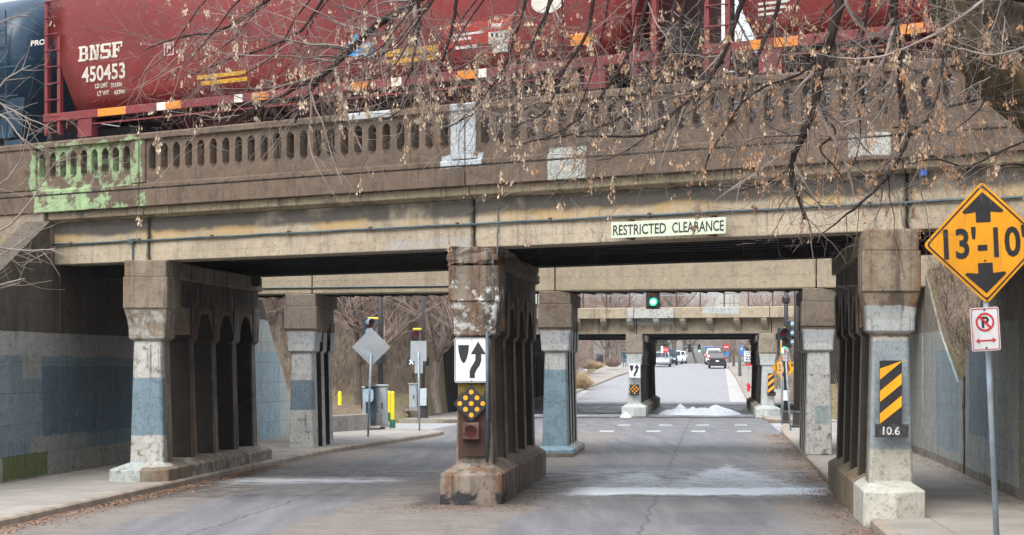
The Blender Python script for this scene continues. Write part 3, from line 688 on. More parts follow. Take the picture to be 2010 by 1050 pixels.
while sb < 22:
    m = MB(); pts = [(.5, 4.0)]+[(.5-.6*math.sin(u*math.pi/2*1.0)**1.6, 4.0+.62*(1-math.cos(u*math.pi/2))**.7) for u in (.2, .4, .6, .8, 1)]+[(.5, 4.62)]
    m.prism(pts, lambda u, v, w: Q3(sb+w, u, v), -.14, .14); m.build('bracket', M_b3, b3); sb += 1.33
for d0, d1 in ((1.105, 2.6), (8.0, 22.45)):  # unseen slot left between slabs, added to let skylight onto snow and ice
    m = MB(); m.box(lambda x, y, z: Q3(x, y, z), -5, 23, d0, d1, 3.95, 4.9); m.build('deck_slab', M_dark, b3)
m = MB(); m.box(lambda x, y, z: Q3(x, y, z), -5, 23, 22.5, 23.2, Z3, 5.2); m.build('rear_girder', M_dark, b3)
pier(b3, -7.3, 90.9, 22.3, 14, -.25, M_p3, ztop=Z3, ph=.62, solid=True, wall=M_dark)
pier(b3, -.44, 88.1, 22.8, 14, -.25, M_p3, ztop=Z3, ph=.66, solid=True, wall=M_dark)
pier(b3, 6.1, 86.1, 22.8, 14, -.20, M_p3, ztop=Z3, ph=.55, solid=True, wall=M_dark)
wallbox('abutment', M_wd, TL-.8, TL, [(92, 3.9), (114, 3.9)], b3)
wallbox('abutment', M_wd, TR, TR+.8, [(84.5, 3.9), (108, 3.9)], b3)
m = MB(); m.box(lambda x, y, z: Q3(x, y, z), -5, x3[0]*f3, .3, 1.1, -.3, 4.6); m.build('wing_block', M_wd, b3)
rl = thing('railing', Q3(5, .1, 5.14), 'dark iron post railing along the top of the farthest bridge', 'railing')
for q in range(22):
    m = MB(); s = -3.4+1.18*q; m.box(lambda x, y, z: Q3(x, y, z), s-.03, s+.03, .05, .11, 5.145, 6.25); m.build('railing_post', M_rusty, rl)
for z in (5.72, 6.22):
    m = MB(); m.box(lambda x, y, z_: Q3(x, y, z_), -3.5, 21.5, .07, .09, z, z+.03); m.build('rail', M_sash, rl)
# ---------------------------------------------------------------- signs
def rrect(w, h, r=.03, n=4):
    pts = []
    for cx, cy, a0 in ((w/2-r, h/2-r, 0), (-w/2+r, h/2-r, 90), (-w/2+r, -h/2+r, 180), (w/2-r, -h/2+r, 270)):
        for i in range(n+1): a = R(a0+90*i/n); pts.append((cx+r*math.cos(a), cy+r*math.sin(a)))
    return pts
def dia(h, r=.04):
    q = rrect(h*math.sqrt(2), h*math.sqrt(2), r); c = math.cos(R(45))
    return [((x-y)*c, (x+y)*c) for x, y in q]
def plate(mb, F, pts, y0, y1): mb.prism(pts, lambda u, v, w: F(u, w, v), y0, y1)
def ring(mb, F, outer, inner, y, mi=0):
    n = len(outer); mb.add([F(u, y, v) for u, v in outer+inner], [(i, (i+1) % n, n+(i+1) % n, n+i) for i in range(n)], mi)
def circ(r, n=28, cx=0, cz=0): return [(cx+r*math.cos(6.28318*i/n), cz+r*math.sin(6.28318*i/n)) for i in range(n)]
def flat(mb, F, pts, y=-.004, mi=0): mb.add([F(u, y, v) for u, v in pts], [tuple(range(len(pts)))], mi)
def lean(o, ang=0, yaw=0):
    """upright frame at o, leaning in its own plane by ang, turned by yaw"""
    xa = Vector((math.cos(yaw), math.sin(yaw), 0)); up = Vector((0, 0, 1))
    x2 = xa*math.cos(ang)+up*math.sin(ang); z2 = up*math.cos(ang)-xa*math.sin(ang)
    return frame(o, x2, z2)
def post(root, F, z0, z1, r=.03, y=.035, mat=None, name='post'):
    m = MB(); m.tube([F(0, y, z0), F(0, y, z1)], r, 10); return m.build(name, mat or M_sash, root, smooth=True)
def bolts(root, F, pts, mat=None):
    for u, v in pts:
        m = MB(); m.disc(lambda a, b, c: F(u+a, c, v+b), .010, -.012, -.002, 8); m.build('bolt', mat or M_black, root)
# clearance diamond near the camera
o = P(1932, 476, 18.8); F = lean(o, R(2.6))
sg = thing('clearance_sign', T(6.15, 18.8, zr(18.8)), 'large yellow diamond clearance sign reading 13 feet 10, on a leaning post at right', 'sign')
m = MB(); plate(m, F, dia(.648, .05), 0, .003); sp = m.build('sign_panel', [M_amber], sg)
m = MB(); ring(m, F, dia(.615, .04), dia(.592, .035), -.004)
up = [(0, .535), (.215, .335), (.212, .318), (.19, .312), (.078, .325), (.078, .215), (-.078, .215), (-.078, .325), (-.19, .312), (-.212, .318), (-.215, .335)]
flat(m, F, up); flat(m, F, [(u, -v) for u, v in up])
text(m, "13'-10\"", F, -.43, .50, -.165, .17, bold=.025)
m.build('legend', M_black, sg); bolts(sg, F, [(0, -.60), (0, .60), (0, -.19)])
z_g = zr(18.8)+HK
m = MB(); b_ = F(0, .04, -3.6); m.tube([F(0, .04, .5), F(0, .04, -(o.z-z_g)*1.001)], .031, 12); m.build('post', M_sash, sg, smooth=True)
F2 = lean(P(1934, 646, 18.72), R(3.6))
nb = thing('no_parking_sign', P(1934, 646, 18.72), 'white no parking sign with red slashed circle and arrow, below the yellow clearance diamond', 'sign')
def noparking(nb, F2, k=1.0):
    m = MB(); plate(m, F2, rrect(.305*k, .457*k, .025), 0, .003); m.build('sign_panel', M_white, nb)
    m = MB(); ring(m, F2, rrect(.285*k, .437*k, .02), rrect(.268*k, .42*k, .016), -.003)
    C = [(u, v+.075*k) for u, v in circ(.098*k)]; D = [(u, v+.075*k) for u, v in circ(.078*k)]
    ring(m, F2, C, D, -.006)
    flat(m, F2, [(-.072*k, .135*k), (-.056*k, .15*k), (.072*k, .015*k), (.056*k, 0)], -.007)
    flat(m, F2, [(-.11*k, -.12*k), (-.07*k, -.09*k), (-.07*k, -.112*k), (.07*k, -.112*k), (.07*k, -.09*k), (.11*k, -.12*k), (.07*k, -.15*k), (.07*k, -.128*k), (-.07*k, -.128*k), (-.07*k, -.15*k)], -.004)
    m.build('red_legend', M_red, nb)
    m = MB(); text(m, 'P', F2, -.036*k, .044*k, .015*k, .132*k, y=-.0045, bold=.03); m.build('letter', M_black, nb)
noparking(nb, F2); bolts(nb, F2, [(0, .205), (.0, -.195)])
# keep right symbol
def keepright(px, py, Y, w, h, label):
    F = lean(P(px, py, Y), 0); r = thing('keep_right_sign', P(px, py, Y), label, 'sign')
    m = MB(); plate(m, F, rrect(w, h, .03), 0, .004); m.build('sign_panel', M_white, r)
    q = lambda a, b: ((a-166.5)/137*w, (480-b)/170*h)
    m = MB(); ring(m, F, rrect(w*.97, h*.976, .026), rrect(w*.935, h*.947, .02), -.003)
    flat(m, F, [q(112, 422), q(156, 422), q(153, 450), q(147, 473), q(140, 487), q(134, 491), q(128, 487), q(121, 473), q(115, 450)])
    L = [(158, 548), (158, 522), (163, 508), (173, 493), (180, 480), (181, 456)]; Rr = [(204, 456), (205, 480), (198, 500), (186, 516), (179, 530), (179, 548)]
    n = len(L); m.add([F(q(*a)[0], -.004, q(*a)[1]) for a in L]+[F(q(*a)[0], -.004, q(*a)[1]) for a in Rr[::-1]], [(i, i+1, n+i+1, n+i) for i in range(n-1)])
    flat(m, F, [q(192, 408), q(222, 457), q(162, 457)])
    m.build('legend', M_black, r); return r
k1 = keepright(926, 707, 30.76, .595, .77, 'white keep right sign with curved arrow on the front of the nearest centre pier')
bolts(k1, lean(P(926, 707, 30.76)), [(0, .35), (0, -.35)])
keepright(1245.5, 727, 87.9, .60, .74, 'small distant keep right sign on the centre pier of the farthest bridge')
m = MB(); F = lean(P(929, 822, 30.84)); m.box(F, -.26, .26, 0, .03, -.65, .65)
M_brplate = concrete('rusty_brown_plate', (.075, .04, .03), (.055, .03, .024), stain=.5, streak=.5, pits=.1, rust=.4, paints=[dict(r=dict(z=(1.85, 2.2)), c=(.20, .15, .03), wear=.42, amp=.05)])
tag(m.build('backing_plate', M_brplate, origin=P(929, 890, 30.84)), 'rusty dark brown metal plate covering the lower front of the centre pier', 'plate')
def dots(px, py, Y, hd, label, sq=False):
    F = lean(P(px, py, Y)); r = thing('marker_sign', P(px, py, Y), label, 'sign')
    if sq:
        m = MB(); m.box(F, -hd*.8, hd*.8, .006, .012, -hd*1.05, hd*.8); m.build('backing', M_black, r)
    m = MB(); plate(m, F, dia(hd, .02), 0, .004); m.build('sign_panel', M_black, r)
    for i in (-1, 0, 1):
        for j in (-1, 0, 1):
            m = MB(); a, b = (i-j)*hd*.315, (i+j)*hd*.315
            m.prism(circ(hd*.13, 16, a, b), lambda u, v, w: F(u, w, v), -.006, -.001); m.build('reflector', M_amber, r)
dots(925, 792, 30.76, .315, 'black diamond marker with nine amber dots on the nearest centre pier')
dots(1245.5, 764, 87.9, .30, 'tiny black diamond marker with amber dots on the farthest centre pier', True)
# small signal lamp under it
lp = thing('warning_lamp', P(924, 845, 30.76), 'square rusty warning lamp with an unlit red lens low on the centre pier', 'lamp')
F = lean(P(924, 846, 30.76))
m = MB(); m.box(F, -.145, .145, -.05, .05, -.145, .145); bev(m.build('housing', M_rusty, lp), .015)
M_rlens = plain('dark_red_lens', (.10, .012, .01), .2)
m = MB(); m.prism(circ(.10), lambda u, v, w: F(u, w, v), -.065, -.051); m.build('lens', M_rlens, lp)
m = MB(); n_ = 10
m.loft([[F(.115*math.cos(R(20+140*i/n_)), y, .115*math.sin(R(20+140*i/n_))) for i in range(n_+1)]+[F(.105*math.cos(R(160-140*i/n_)), y, .105*math.sin(R(160-140*i/n_))) for i in range(n_+1)] for y in (-.05, -.2)]); m.build('visor', M_rusty, lp)
pp = MB(); pp.tube([P(956, 650, 30.72), P(957, 760, 30.72), P(956, 905, 30.72)], .028, 8); tag(pp.build('drain_pipe', M_pipe, origin=P(956, 905, 30.72), smooth=True), 'rusty thin pipe running down the right edge of the centre pier front', 'pipe')
# hazard stripes
def stripes(px, py, Y, w, h, label, n=3):
    F = lean(P(px, py, Y)); r = thing('hazard_marker', P(px, py, Y), label, 'sign')
    m = MB(); plate(m, F, rrect(w, h, .015), 0, .004); m.build('sign_panel', M_black, r)
    sl = .80*w; bw = h*.172
    for i in range(n):
        z0 = -h/2+.015+i*bw*2.05
        pts = []
        za, zb = z0-.02, z0+sl-.02
        poly = [(-w/2, za), (w/2, zb), (w/2, zb+bw), (-w/2, za+bw)]
        poly = [(max(-w/2+.006, min(w/2-.006, u)), max(-h/2+.006, min(h/2-.006, v))) for u, v in poly]
        m = MB(); m.prism(poly, lambda u, v, q: F(u, q, v), -.003, -.001); m.build('stripe', M_amber, r)
    return r
stripes(1748.5, 770, 26.62, .335, .95, 'yellow and black diagonal hazard marker on the front of the right pier')
stripes(1513.5, 752, 85.95, .30, .95, 'distant striped hazard marker on the right pier of the farthest bridge')
F = lean(P(1750.5, 845.5, 26.62), R(-.5)); hp = thing('height_plate', P(1750.5, 845, 26.62), 'worn black plate reading 10.6 under the striped hazard marker', 'sign')
m = MB(); plate(m, F, rrect(.50, .20, .006), 0, .006); m.build('panel', plain('worn_black_sheet', (.03, .03, .032), .7, 0, .6, 20), hp)
m = MB(); text(m, '10.6', F, -.135, .12, -.062, .062, bold=.02); m.build('digits', plain('worn_white_ink', (.5, .5, .47), .7, 0, .4, 25), hp)
F = lean(P(1514.5, 773, 85.95)); m = MB(); plate(m, F, rrect(.42, .2, .01), 0, .006); tag(m.build('height_plate', M_black, origin=P(1514.5, 773, 85.95)), 'tiny dark plate under the distant striped marker', 'sign')
# RESTRICTED CLEARANCE
F = lambda x, y, z: BP(2.935+x, .06+y, 4.605+z)
rc = thing('clearance_board', BP(2.935, .06, 4.6), 'long pale board reading RESTRICTED CLEARANCE bolted to the bridge girder', 'sign')
m = MB(); m.box(F, -1.04, 1.04, 0, .03, -.132, .132); bev(m.build('sign_panel', plain('pale_green_white_sheet', (.50, .54, .41), .5, 0, .05), rc), .006)
m = MB(); text(m, 'RESTRICTED', F, -1.0, -.02, -.085, .085, bold=.012); text(m, 'CLEARANCE', F, .09, 1.01, -.085, .085, bold=.012); m.build('legend', M_black, rc)
for sx in (-.75, .75):
    m = MB(); m.box(F, sx-.03, sx+.03, .031, .24, -.15, .18); m.build('bracket', M_rusty, rc)
# blue clamp on the girder at the right
m = MB(); F = lambda x, y, z: BP(S(1805)+x, .2+y, 5.05+z); m.box(F, -.05, .05, -.03, .05, .18, .27); tag(m.build('junction_box', plain('blue_plastic', (.02, .09, .35), .4), origin=BP(S(1805), .2, 5.05)), 'small blue junction box high on the girder at the right', 'box')

# ---------------------------------------------------------------- poles and traffic lights
M_sighouse = plain('signal_housing', (.018, .028, .03), .45, 0, .2)
M_dimred = plain('unlit_red_glass', (.16, .012, .012), .25); M_dimyel = plain('unlit_amber_glass', (.16, .07, .01), .25); M_dimgrn = plain('unlit_green_glass', (.01, .07, .05), .25)
M_grn = emit('green_light', (.02, 1, .28), 1.5); M_redl = emit('red_light', (1, .03, .02), .05); M_grncore = emit('green_light_core', (.35, 1, .8), 9)
M_visor = plain('visor_sheet', (.15, .21, .26), .4, .2)
def signal(o, yaw, lit, label, vis=None, backplate=False, group=None):
    F = frame(o, (math.cos(yaw), math.sin(yaw), 0), (0, 0, 1)); r = thing('traffic_light', o, label, 'traffic light', group)
    m = MB(); m.box(F, -.17, .17, 0, .2, -.53, .53); bev(m.build('housing', M_sighouse, r), .02)
    if backplate: m = MB(); m.box(F, -.27, .27, .09, .1, -.63, .63); m.build('backplate', M_black, r)
    for i, (c, dim, on) in enumerate((('red', M_dimred, M_redl), ('yellow', M_dimyel, M_redl), ('green', M_dimgrn, M_grn))):
        z = .35-.35*i; q = MB(); q.prism(circ(.148, 20, 0, z), lambda u, v, w: F(u, w, v), -.012, -.001)
        q.build('lens', on if lit == c else dim, r)
        if lit == c == 'green': q = MB(); q.prism(circ(.085, 14, 0, z), lambda u, v, w: F(u, w, v), -.02, -.013); q.build('lamp_core', M_grncore, r)
        q = MB(); n_ = 8
        q.loft([[F(.165*math.cos(R(-20+220*j/n_)), y, z+.165*math.sin(R(-20+220*j/n_))) for j in range(n_+1)]+[F(.155*math.cos(R(200-220*j/n_)), y, z+.155*math.sin(R(200-220*j/n_))) for j in range(n_+1)] for y in (-.001, -.24)])
        q.build('visor', vis or M_sighouse, r)
    return r
def pole(px, Y, r, ztop, label, base=None, name='signal_pole', mat=None, cat='pole', pybase=None):
    X = (px-1005)/FPX*Y; t = X-SL*(Y-30.8); z0 = zr(Y)+(HK if (t < -6.9 and Y < 62) or (t > 5.8 and Y < 72) else .02)
    if pybase: z0 = EYE+(712-pybase)/FPX*Y
    o = Vector((X, Y, z0)); p = thing(name, o, label, cat)
    m = MB(); m.tube([o+Vector((0, 0, .05)), o+Vector((0, 0, ztop-z0))], [r*1.12, r*.9], 12); m.build('shaft', mat or M_dbrown, p, smooth=True)
    if base:
        m = MB(); w, h = base
        m.loft([[o+Vector((w*a*math.cos(R(22.5+45*i)), w*a*math.sin(R(22.5+45*i)), z)) for i in range(8)] for a, z in ((1.25, 0), (1.25, .06), (1.0, .1), (.95, h*.8), (1.05, h*.86), (.7, h))])
        m.build('pole_base', mat or M_dbrown, p)
    return p, o
pr1, o1 = pole(1543, 69.5, .085, 7.0, 'dark pole carrying the traffic lights and mast arm beyond the right pavement', (.17, .5))
m = MB(); m.tube([Vector((o1.x, 69.5, 6.55)), Vector((5.3, 69.5, 6.75))], [.07, .045], 10); m.build('mast_arm', M_dbrown, pr1, smooth=True)
m = MB(); m.loft([[o1+Vector((a*math.cos(R(45*i)), a*math.sin(R(45*i)), z-o1.z)) for i in range(8)] for a, z in ((.09, 4.72), (.16, 4.8), (.16, 4.95), (.1, 5.05))]); m.build('collar', M_dbrown, pr1)
pr2, o2 = pole(1564.5, 64, .115, 7.0, 'thicker dark pole with an ornate square base on the right pavement', (.17, .62))
signal(P(1282, 592.5, 69.4)+Vector((0, 0, .35)), 0, 'green', 'lit green traffic light hanging just under the second bridge girder', backplate=True)
signal(P(1537, 670, 69.2), R(8), 'green', 'traffic light showing green on the right-hand dark pole, facing the road')
signal(P(1553, 656, 69.3), R(72), None, 'traffic light seen side-on with pale blue visors beside the right dark pole', vis=M_visor)
m = MB(); F = lean(P(1543, 645, 69.38)); m.box(F, -.09, .05, -.05, .02, -.08, .06); m.build('clamp', M_yel, pr1)
m = MB(); F = lean(P(1543.5, 776, 69.36)); m.box(F, -.11, .11, -.01, .01, -.2, .2); m.build('button_plate', M_white, pr1)
m = MB(); F = lean(P(1543.5, 757, 69.36)); m.box(F, -.07, .07, -.03, .02, -.1, .1); m.build('number_plate', M_black, pr1)
# posts at the right
q = thing('no_parking_sign', P(1551, 845, 60.3), 'thin leaning post with a small white no parking sign in front of the dark poles', 'sign')
F = frame(P(1541.5, 696, 60.3), (math.cos(R(50)), math.sin(R(50)), 0), (-.02, 0, 1)); noparking(q, F, 1.0)
m = MB(); m.tube([P(1541, 684, 60.34), P(1552, 845, 60.34)], .03, 8); m.build('post', M_sash, q, smooth=True)
q = thing('turned_sign', P(1535, 834, 64), 'thin post with a yellow sign seen nearly edge-on beside the right dark pole', 'sign')
m = MB(); m.tube([P(1533.5, 668, 64), P(1535, 834, 64)], .03, 8); m.build('post', M_sash, q, smooth=True)
m = MB(); F = frame(P(1532.5, 688, 63.95), (math.cos(R(84)), math.sin(R(84)), 0), (0, 0, 1)); plate(m, F, dia(.36, .02), 0, .01); m.build('sign_panel', M_amber, q)
F = lean(P(1539, 722, 83.8), R(0)); q = thing('clearance_sign', P(1539, 800, 83.8), 'distant yellow diamond clearance sign reading 13 feet 6 behind the right dark poles', 'sign')
m = MB(); plate(m, F, dia(.60, .05), 0, .003); m.build('sign_panel', M_amber, q)
m = MB(); ring(m, F, dia(.565, .04), dia(.54, .035), -.004); text(m, "13'-6\"", F, -.40, .44, -.15, .17, bold=.025); up = [(u*.85, v*.85) for u, v in up]; m.build('legend', M_black, q)
m = MB(); flat(m, F, up); m.build('arrow', M_black, q)
m = MB(); flat(m, F, [(u, -v) for u, v in up]); m.build('arrow', M_black, q)
post(q, F, -3.1, .3)
# left group
pl1, ol1 = pole(747, 67, .095, 7.2, 'tall dark signal pole behind the grey cabinets on the left', (.16, .5))
m = MB(); m.tube([P(747, 625, 67), P(722, 625, 67)], .045, 8); m.tube([P(722, 625, 67), P(722, 636, 67)], .05, 8); m.build('bracket_arm', M_yel, pl1, smooth=True)
signal(P(724.5, 652, 66.8), R(35), None, 'dark traffic light half hidden by the grey diamond sign back', vis=M_visor)
def pedhead(px, py, Y, yaw, label, walk=False):
    F = frame(P(px, py, Y), (math.cos(yaw), math.sin(yaw), 0), (0, 0, 1)); r = thing('pedestrian_signal', P(px, py, Y), label, 'signal')
    m = MB(); m.box(F, -.2, .2, 0, .2, -.2, .2); bev(m.build('housing', M_sighouse, r), .02)
    m = MB()
    if walk:
        m.prism(circ(.03, 10, 0, .12), lambda u, v, w: F(u, w, v), -.008, -.002)
        for pts in ([(-.03, .08), (.03, .08), (.03, -.03), (-.03, -.03)], [(-.02, -.03), (-.09, -.15), (-.055, -.16), (.015, -.03)], [(-.015, -.03), (.055, -.16), (.09, -.15), (.03, -.02)], [(.03, .07), (.09, 0), (.075, -.02), (.03, .03)], [(-.03, .07), (-.09, 0), (-.075, -.02), (-.03, .03)]): m.prism(pts, lambda u, v, w: F(u, w, v), -.008, -.002)
        m.build('walking_figure', emit('white_signal', (.8, .9, 1), 1.6), r)
    else: m.box(F, -.15, .15, -.01, -.001, -.15, .15); m.build('screen', M_black, r)
    return r
pedhead(751, 705, 66.8, R(55), 'dark pedestrian signal on the pole behind the diamond sign back')
pl2, ol2 = pole(830.5, 79, .075, 7.6, 'thinner dark signal pole across the side street', (.24, 1.05), pybase=823)
m = MB(); m.tube([P(829, 646, 79), P(811, 646, 79)], .05, 8); m.build('bracket_arm', M_yel, pl2, smooth=True)
m = MB(); F = lean(P(831, 779, 78.8)); m.box(F, -.14, .14, -.12, .1, -.38, .38); m.build('control_box', plain('pale_grey_box', (.42, .47, .50), .5), pl2)
signal(P(814, 672, 78.7), R(12), 'red', 'traffic light showing red above the grey rectangular sign back')
pedhead(807.5, 708, 78.7, R(0), 'pedestrian signal with a white walking figure across the side street', True)
pedhead(840, 709, 78.8, R(70), 'dark pedestrian signal turned away right of the thinner signal pole')
db = thing('diamond_sign', P(722.5, 857, 55.3), 'unpainted grey back of a diamond sign on a thin post at the left kerb', 'sign')
F = lean(P(728.5, 681, 55.3), R(0)); m = MB(); plate(m, F, dia(.60, .03), 0, .004); m.build('sign_panel', M_alu, db)
m = MB(); m.tube([P(728.3, 693, 55.26), P(722.5, 857, 55.26)], .033, 8); m.build('post', M_sash, db, smooth=True)
m = MB(); m.prism([(-.33, -.08), (-.05, -.08), (-.05, -.28), (-.22, -.36), (-.24, -.27)][::-1], lambda u, v, w: F(u, w, v), -.003, -.001); m.build('repair_patch', plain('cleaner_sheet', (.38, .45, .48), .5, .2), db)
rb = thing('rectangular_sign', P(823, 845, 60.3), 'grey back of a rectangular sign on a thin post near the left corner', 'sign')
F = lean(P(821.5, 689, 60.3)); m = MB(); plate(m, F, rrect(.54, .69, .03), 0, .004); m.build('sign_panel', M_alu, rb)
F = lean(P(822, 721, 60.3)); m = MB(); plate(m, F, rrect(.28, .40, .02), -.012, -.008); m.build('lower_panel', M_alu, rb)
m = MB(); m.tube([P(821, 690, 60.25), P(823.5, 845, 60.25)], .03, 8); m.build('post', M_sash, rb, smooth=True)
# cabinets
def cabinet(px0, px1, py0, py1, Y, d, mat, label, hood=None):
    o = P((px0+px1)/2, py1, Y); w = (px1-px0)/2/FPX*Y; h = (py1-py0)/FPX*Y
    r = thing('utility_cabinet', o, label, 'cabinet'); F = frame(o, (1, 0, 0), (0, 0, 1))
    m = MB(); m.box(F, -w, w, 0, d, .08, h); bev(m.build('body', mat, r), .02)
    m = MB(); m.box(F, -w-.04, w+.04, -.05, d+.05, h+.004, h+.05); m.build('lid', mat, r)
    m = MB(); m.box(F, -w-.15, w+.15, -.25, d+.2, 0, .075); m.build('pad', M_pave, r)
    m = MB(); m.box(F, -w+.05, w-.05, -.02, -.001, .15, h-.08); m.build('cabinet_door', mat, r)
    m = MB(); m.box(F, w-.16, w-.12, -.05, -.021, h*.45, h*.6); m.build('handle', M_black, r)
    return r
M_cab = plain('cabinet_grey', (.36, .40, .42), .45, .1, .08); M_cabd = plain('cabinet_navy', (.02, .035, .05), .4, 0, .2)
c1 = cabinet(718, 738, 760, 840, 61.6, .7, M_cabd, 'dark navy cabinet standing left of the grey one on the corner')
m = MB(); F = lean(P(724, 776, 61.5)); m.prism(rrect(.32, .46, .12), lambda u, v, w: F(u, w, v), -.05, .0); m.build('notice_panel', plain('pale_blue_sheet', (.25, .36, .42), .5), c1)
cabinet(740, 758, 758, 838, 62.4, .9, M_cab, 'pale grey tall cabinet on the left corner beside the yellow bollards')
cabinet(712, 718, 761, 836, 63.2, .9, M_cab, 'grey cabinet edge showing behind the dark navy cabinet')
cabinet(803, 818, 754, 806, 80.5, .35, M_cab, 'small pale cabinet on the grass across the side street')
def bollard(px, y0, y1, Y, label, base=True, r=.07):
    o = P(px, y1, Y); b = thing('bollard', o, label, 'bollard', 'yellow bollards on the left corner'); h = (y1-y0)/FPX*Y
    m = MB(); m.loft([[o+Vector((a*math.cos(6.28318*i/14), a*math.sin(6.28318*i/14), z)) for i in range(14)] for a, z in ((r, .02), (r, h-.05), (r*.8, h-.015), (r*.3, h))]); m.build('sleeve', M_yel, b, smooth=False)
    if base: m = MB(); m.loft([[o+Vector((a*math.cos(6.28318*i/14), a*math.sin(6.28318*i/14), z)) for i in range(14)] for a, z in ((r*1.45, 0), (r*1.35, .18), (r*1.05, .3))]); m.build('base', plain('green_base', (.01, .11, .06), .5), b)
bollard(763, 767, 826, 64.5, 'farther of the two yellow bollards with green bases')
bollard(770.5, 768, 840, 62, 'nearer of the two yellow bollards with green bases', r=.073)
bollard(667, 768, 796, 66.5, 'lone yellow bollard behind the low grey wall', False)
m = MB(); m.loft([[T(t, Y, zr(Y)-.2), T(t+.25, Y, zr(Y)-.2), T(t+.25, Y, .66), T(t, Y, .66)] for t, Y in ((-9.9, 57.3), (-9.0, 60.3), (-8.3, 62.6))])
tag(bev(m.build('low_wall', concrete('concrete_low_wall', (.30, .28, .25), (.22, .2, .18)), origin=T(-9.9, 57.3, 0)), .02), 'low grey concrete wall left of the cabinets on the left corner', 'low wall')

# ---------------------------------------------------------------- far street
def fsign(name, px, py, Y, shape, mat, label, zg=None, mat2=None, legend=None, r=.03):
    o = P(px, py, Y); X = o.x; t = X-SL*(Y-30.8); z0 = zr(Y)+HK if zg is None else zg
    q = thing(name, (X, Y, z0), label, 'sign'); F = lean(o)
    m = MB(); plate(m, F, shape, 0, .01); m.build('sign_panel', mat, q)
    m = MB(); m.tube([F(0, .04, .2), Vector((X, Y+.04, z0))], r, 6); m.build('post', M_sash, q)
    if legend:
        m = MB()
        for s, a, b, c, d in legend:
            if s: text(m, s, F, a, b, c, d, bold=.02)
            else: flat(m, F, [(a, c), (b, c), (b, d), (a, d)], -.006)
        m.build('legend', mat2 or M_black, q)
    return q
M_bsign = plain('blue_sign_sheet', (.03, .20, .60), .5, 0, .05)
q = fsign('speed_limit_sign', 1468.5, 699, 132, rrect(.61, .78, .04), M_white, 'white speed limit 25 sign on the far right pavement', legend=[('SPEED', -.22, .22, .24, .33), ('LIMIT', -.2, .2, .1, .19), ('25', -.21, .21, -.31, .02)])
F = lean(P(1469, 715, 131.9)); m = MB(); m.box(F, -.2, .2, 0, .01, -.12, .06); m.build('red_panel', M_red, q)
fsign('parking_sign', 1456, 687.5, 140, rrect(.30, .62, .03), M_bsign, 'blue rectangular sign left of the speed limit sign', mat2=M_white, legend=[('P', -.08, .08, -.02, .2)])
fsign('no_entry_sign', 1425.6, 681, 185, circ(.30, 20), M_red, 'round red no entry sign above the parked black car', mat2=M_white, legend=[('', -.22, .22, -.05, .05)])
fsign('blue_disc_sign', 1426.5, 695, 184, circ(.22, 16), M_bsign, 'small round blue sign right behind the black parked car')
oc = [(.33*math.cos(R(22.5+45*i)), .33*math.sin(R(22.5+45*i))) for i in range(8)]
fsign('stop_sign', 1306, 686.5, 178, oc, M_red, 'distant red octagonal stop sign on the left above the parked cars', mat2=M_white, legend=[('STOP', -.22, .22, -.08, .08)])
fsign('street_sign', 1299.5, 686, 176, rrect(.22, .7, .02), M_white, 'narrow white sign beside the distant stop sign')
M_wood = plain('weathered_pole_wood', (.24, .20, .16), .9, 0, .25)
for px, Y, zt, lb in ((1452, 149, 9.5, 'pale wooden utility pole right of the blue sign'), (1440, 176, 10, 'slimmer wooden utility pole between the no entry and blue signs'), (1432.5, 205, 10, 'farthest wooden utility pole on the right')):
    X = (px-1005)/FPX*Y; p = thing('utility_pole', (X, Y, zr(Y)+.05), lb, 'utility pole')
    m = MB(); m.tube([(X, Y, zr(Y)), (X, Y, zt)], [.13, .10], 10); m.build('shaft', M_wood, p, smooth=True)
    m = MB(); m.box(WF, X-1.1, X+1.1, Y-.06, Y+.06, zt-.8, zt-.68); m.build('crossarm', M_wood, p)
mp = thing('signal_pole', (26.6, 228, 2.2), 'distant traffic signal pole with a long mast arm over the road crest', 'pole')
m = MB(); m.tube([(29.5, 228, 1.9), (29.5, 228, 6.4)], .12, 8); m.build('shaft', M_sash, mp)
m = MB(); m.tube([(29.5, 228, 4.45), (21.5, 228, 4.5)], [.09, .06], 8); m.build('mast_arm', M_sash, mp)
signal(P(1353.5, 683.5, 227.5), 0, None, 'left distant traffic light over the road crest')
signal(P(1372.5, 683.5, 227.5), 0, 'green', 'right distant traffic light over the crest, showing green')
m = MB(); F = lean(P(1395, 683, 227.7)); m.box(F, -.75, .75, 0, .02, -.14, .14); tag(m.build('street_name_sign', M_bsign, origin=P(1395, 683, 227.7)), 'blue street name sign on the distant mast arm', 'sign')
# hydrant
hy = thing('fire_hydrant', P(1469, 771, 128), 'red fire hydrant on the far right pavement', 'fire hydrant'); o = P(1469, 771, 128)
ci = lambda a, z, n=14: [o+Vector((a*math.cos(6.28318*i/n), a*math.sin(6.28318*i/n), z)) for i in range(n)]
M_hyd = plain('hydrant_red', (.55, .02, .03), .4)
m = MB(); m.loft([ci(.17, 0), ci(.17, .05), ci(.11, .06), ci(.105, .48), ci(.15, .5), ci(.15, .54)]); m.build('barrel', M_hyd, hy, smooth=False)
m = MB(); m.loft([ci(.14, .545), ci(.13, .62), ci(.07, .70), ci(.03, .72), ci(.03, .77)]); m.build('bonnet', M_hyd, hy)
for sx in (-1, 1):
    m = MB(); m.tube([o+Vector((.09*sx, 0, .4)), o+Vector((.2*sx, 0, .4))], .055, 10); m.build('outlet', plain('hydrant_cap_cream', (.6, .5, .3), .5) if sx < 0 else M_hyd, hy)
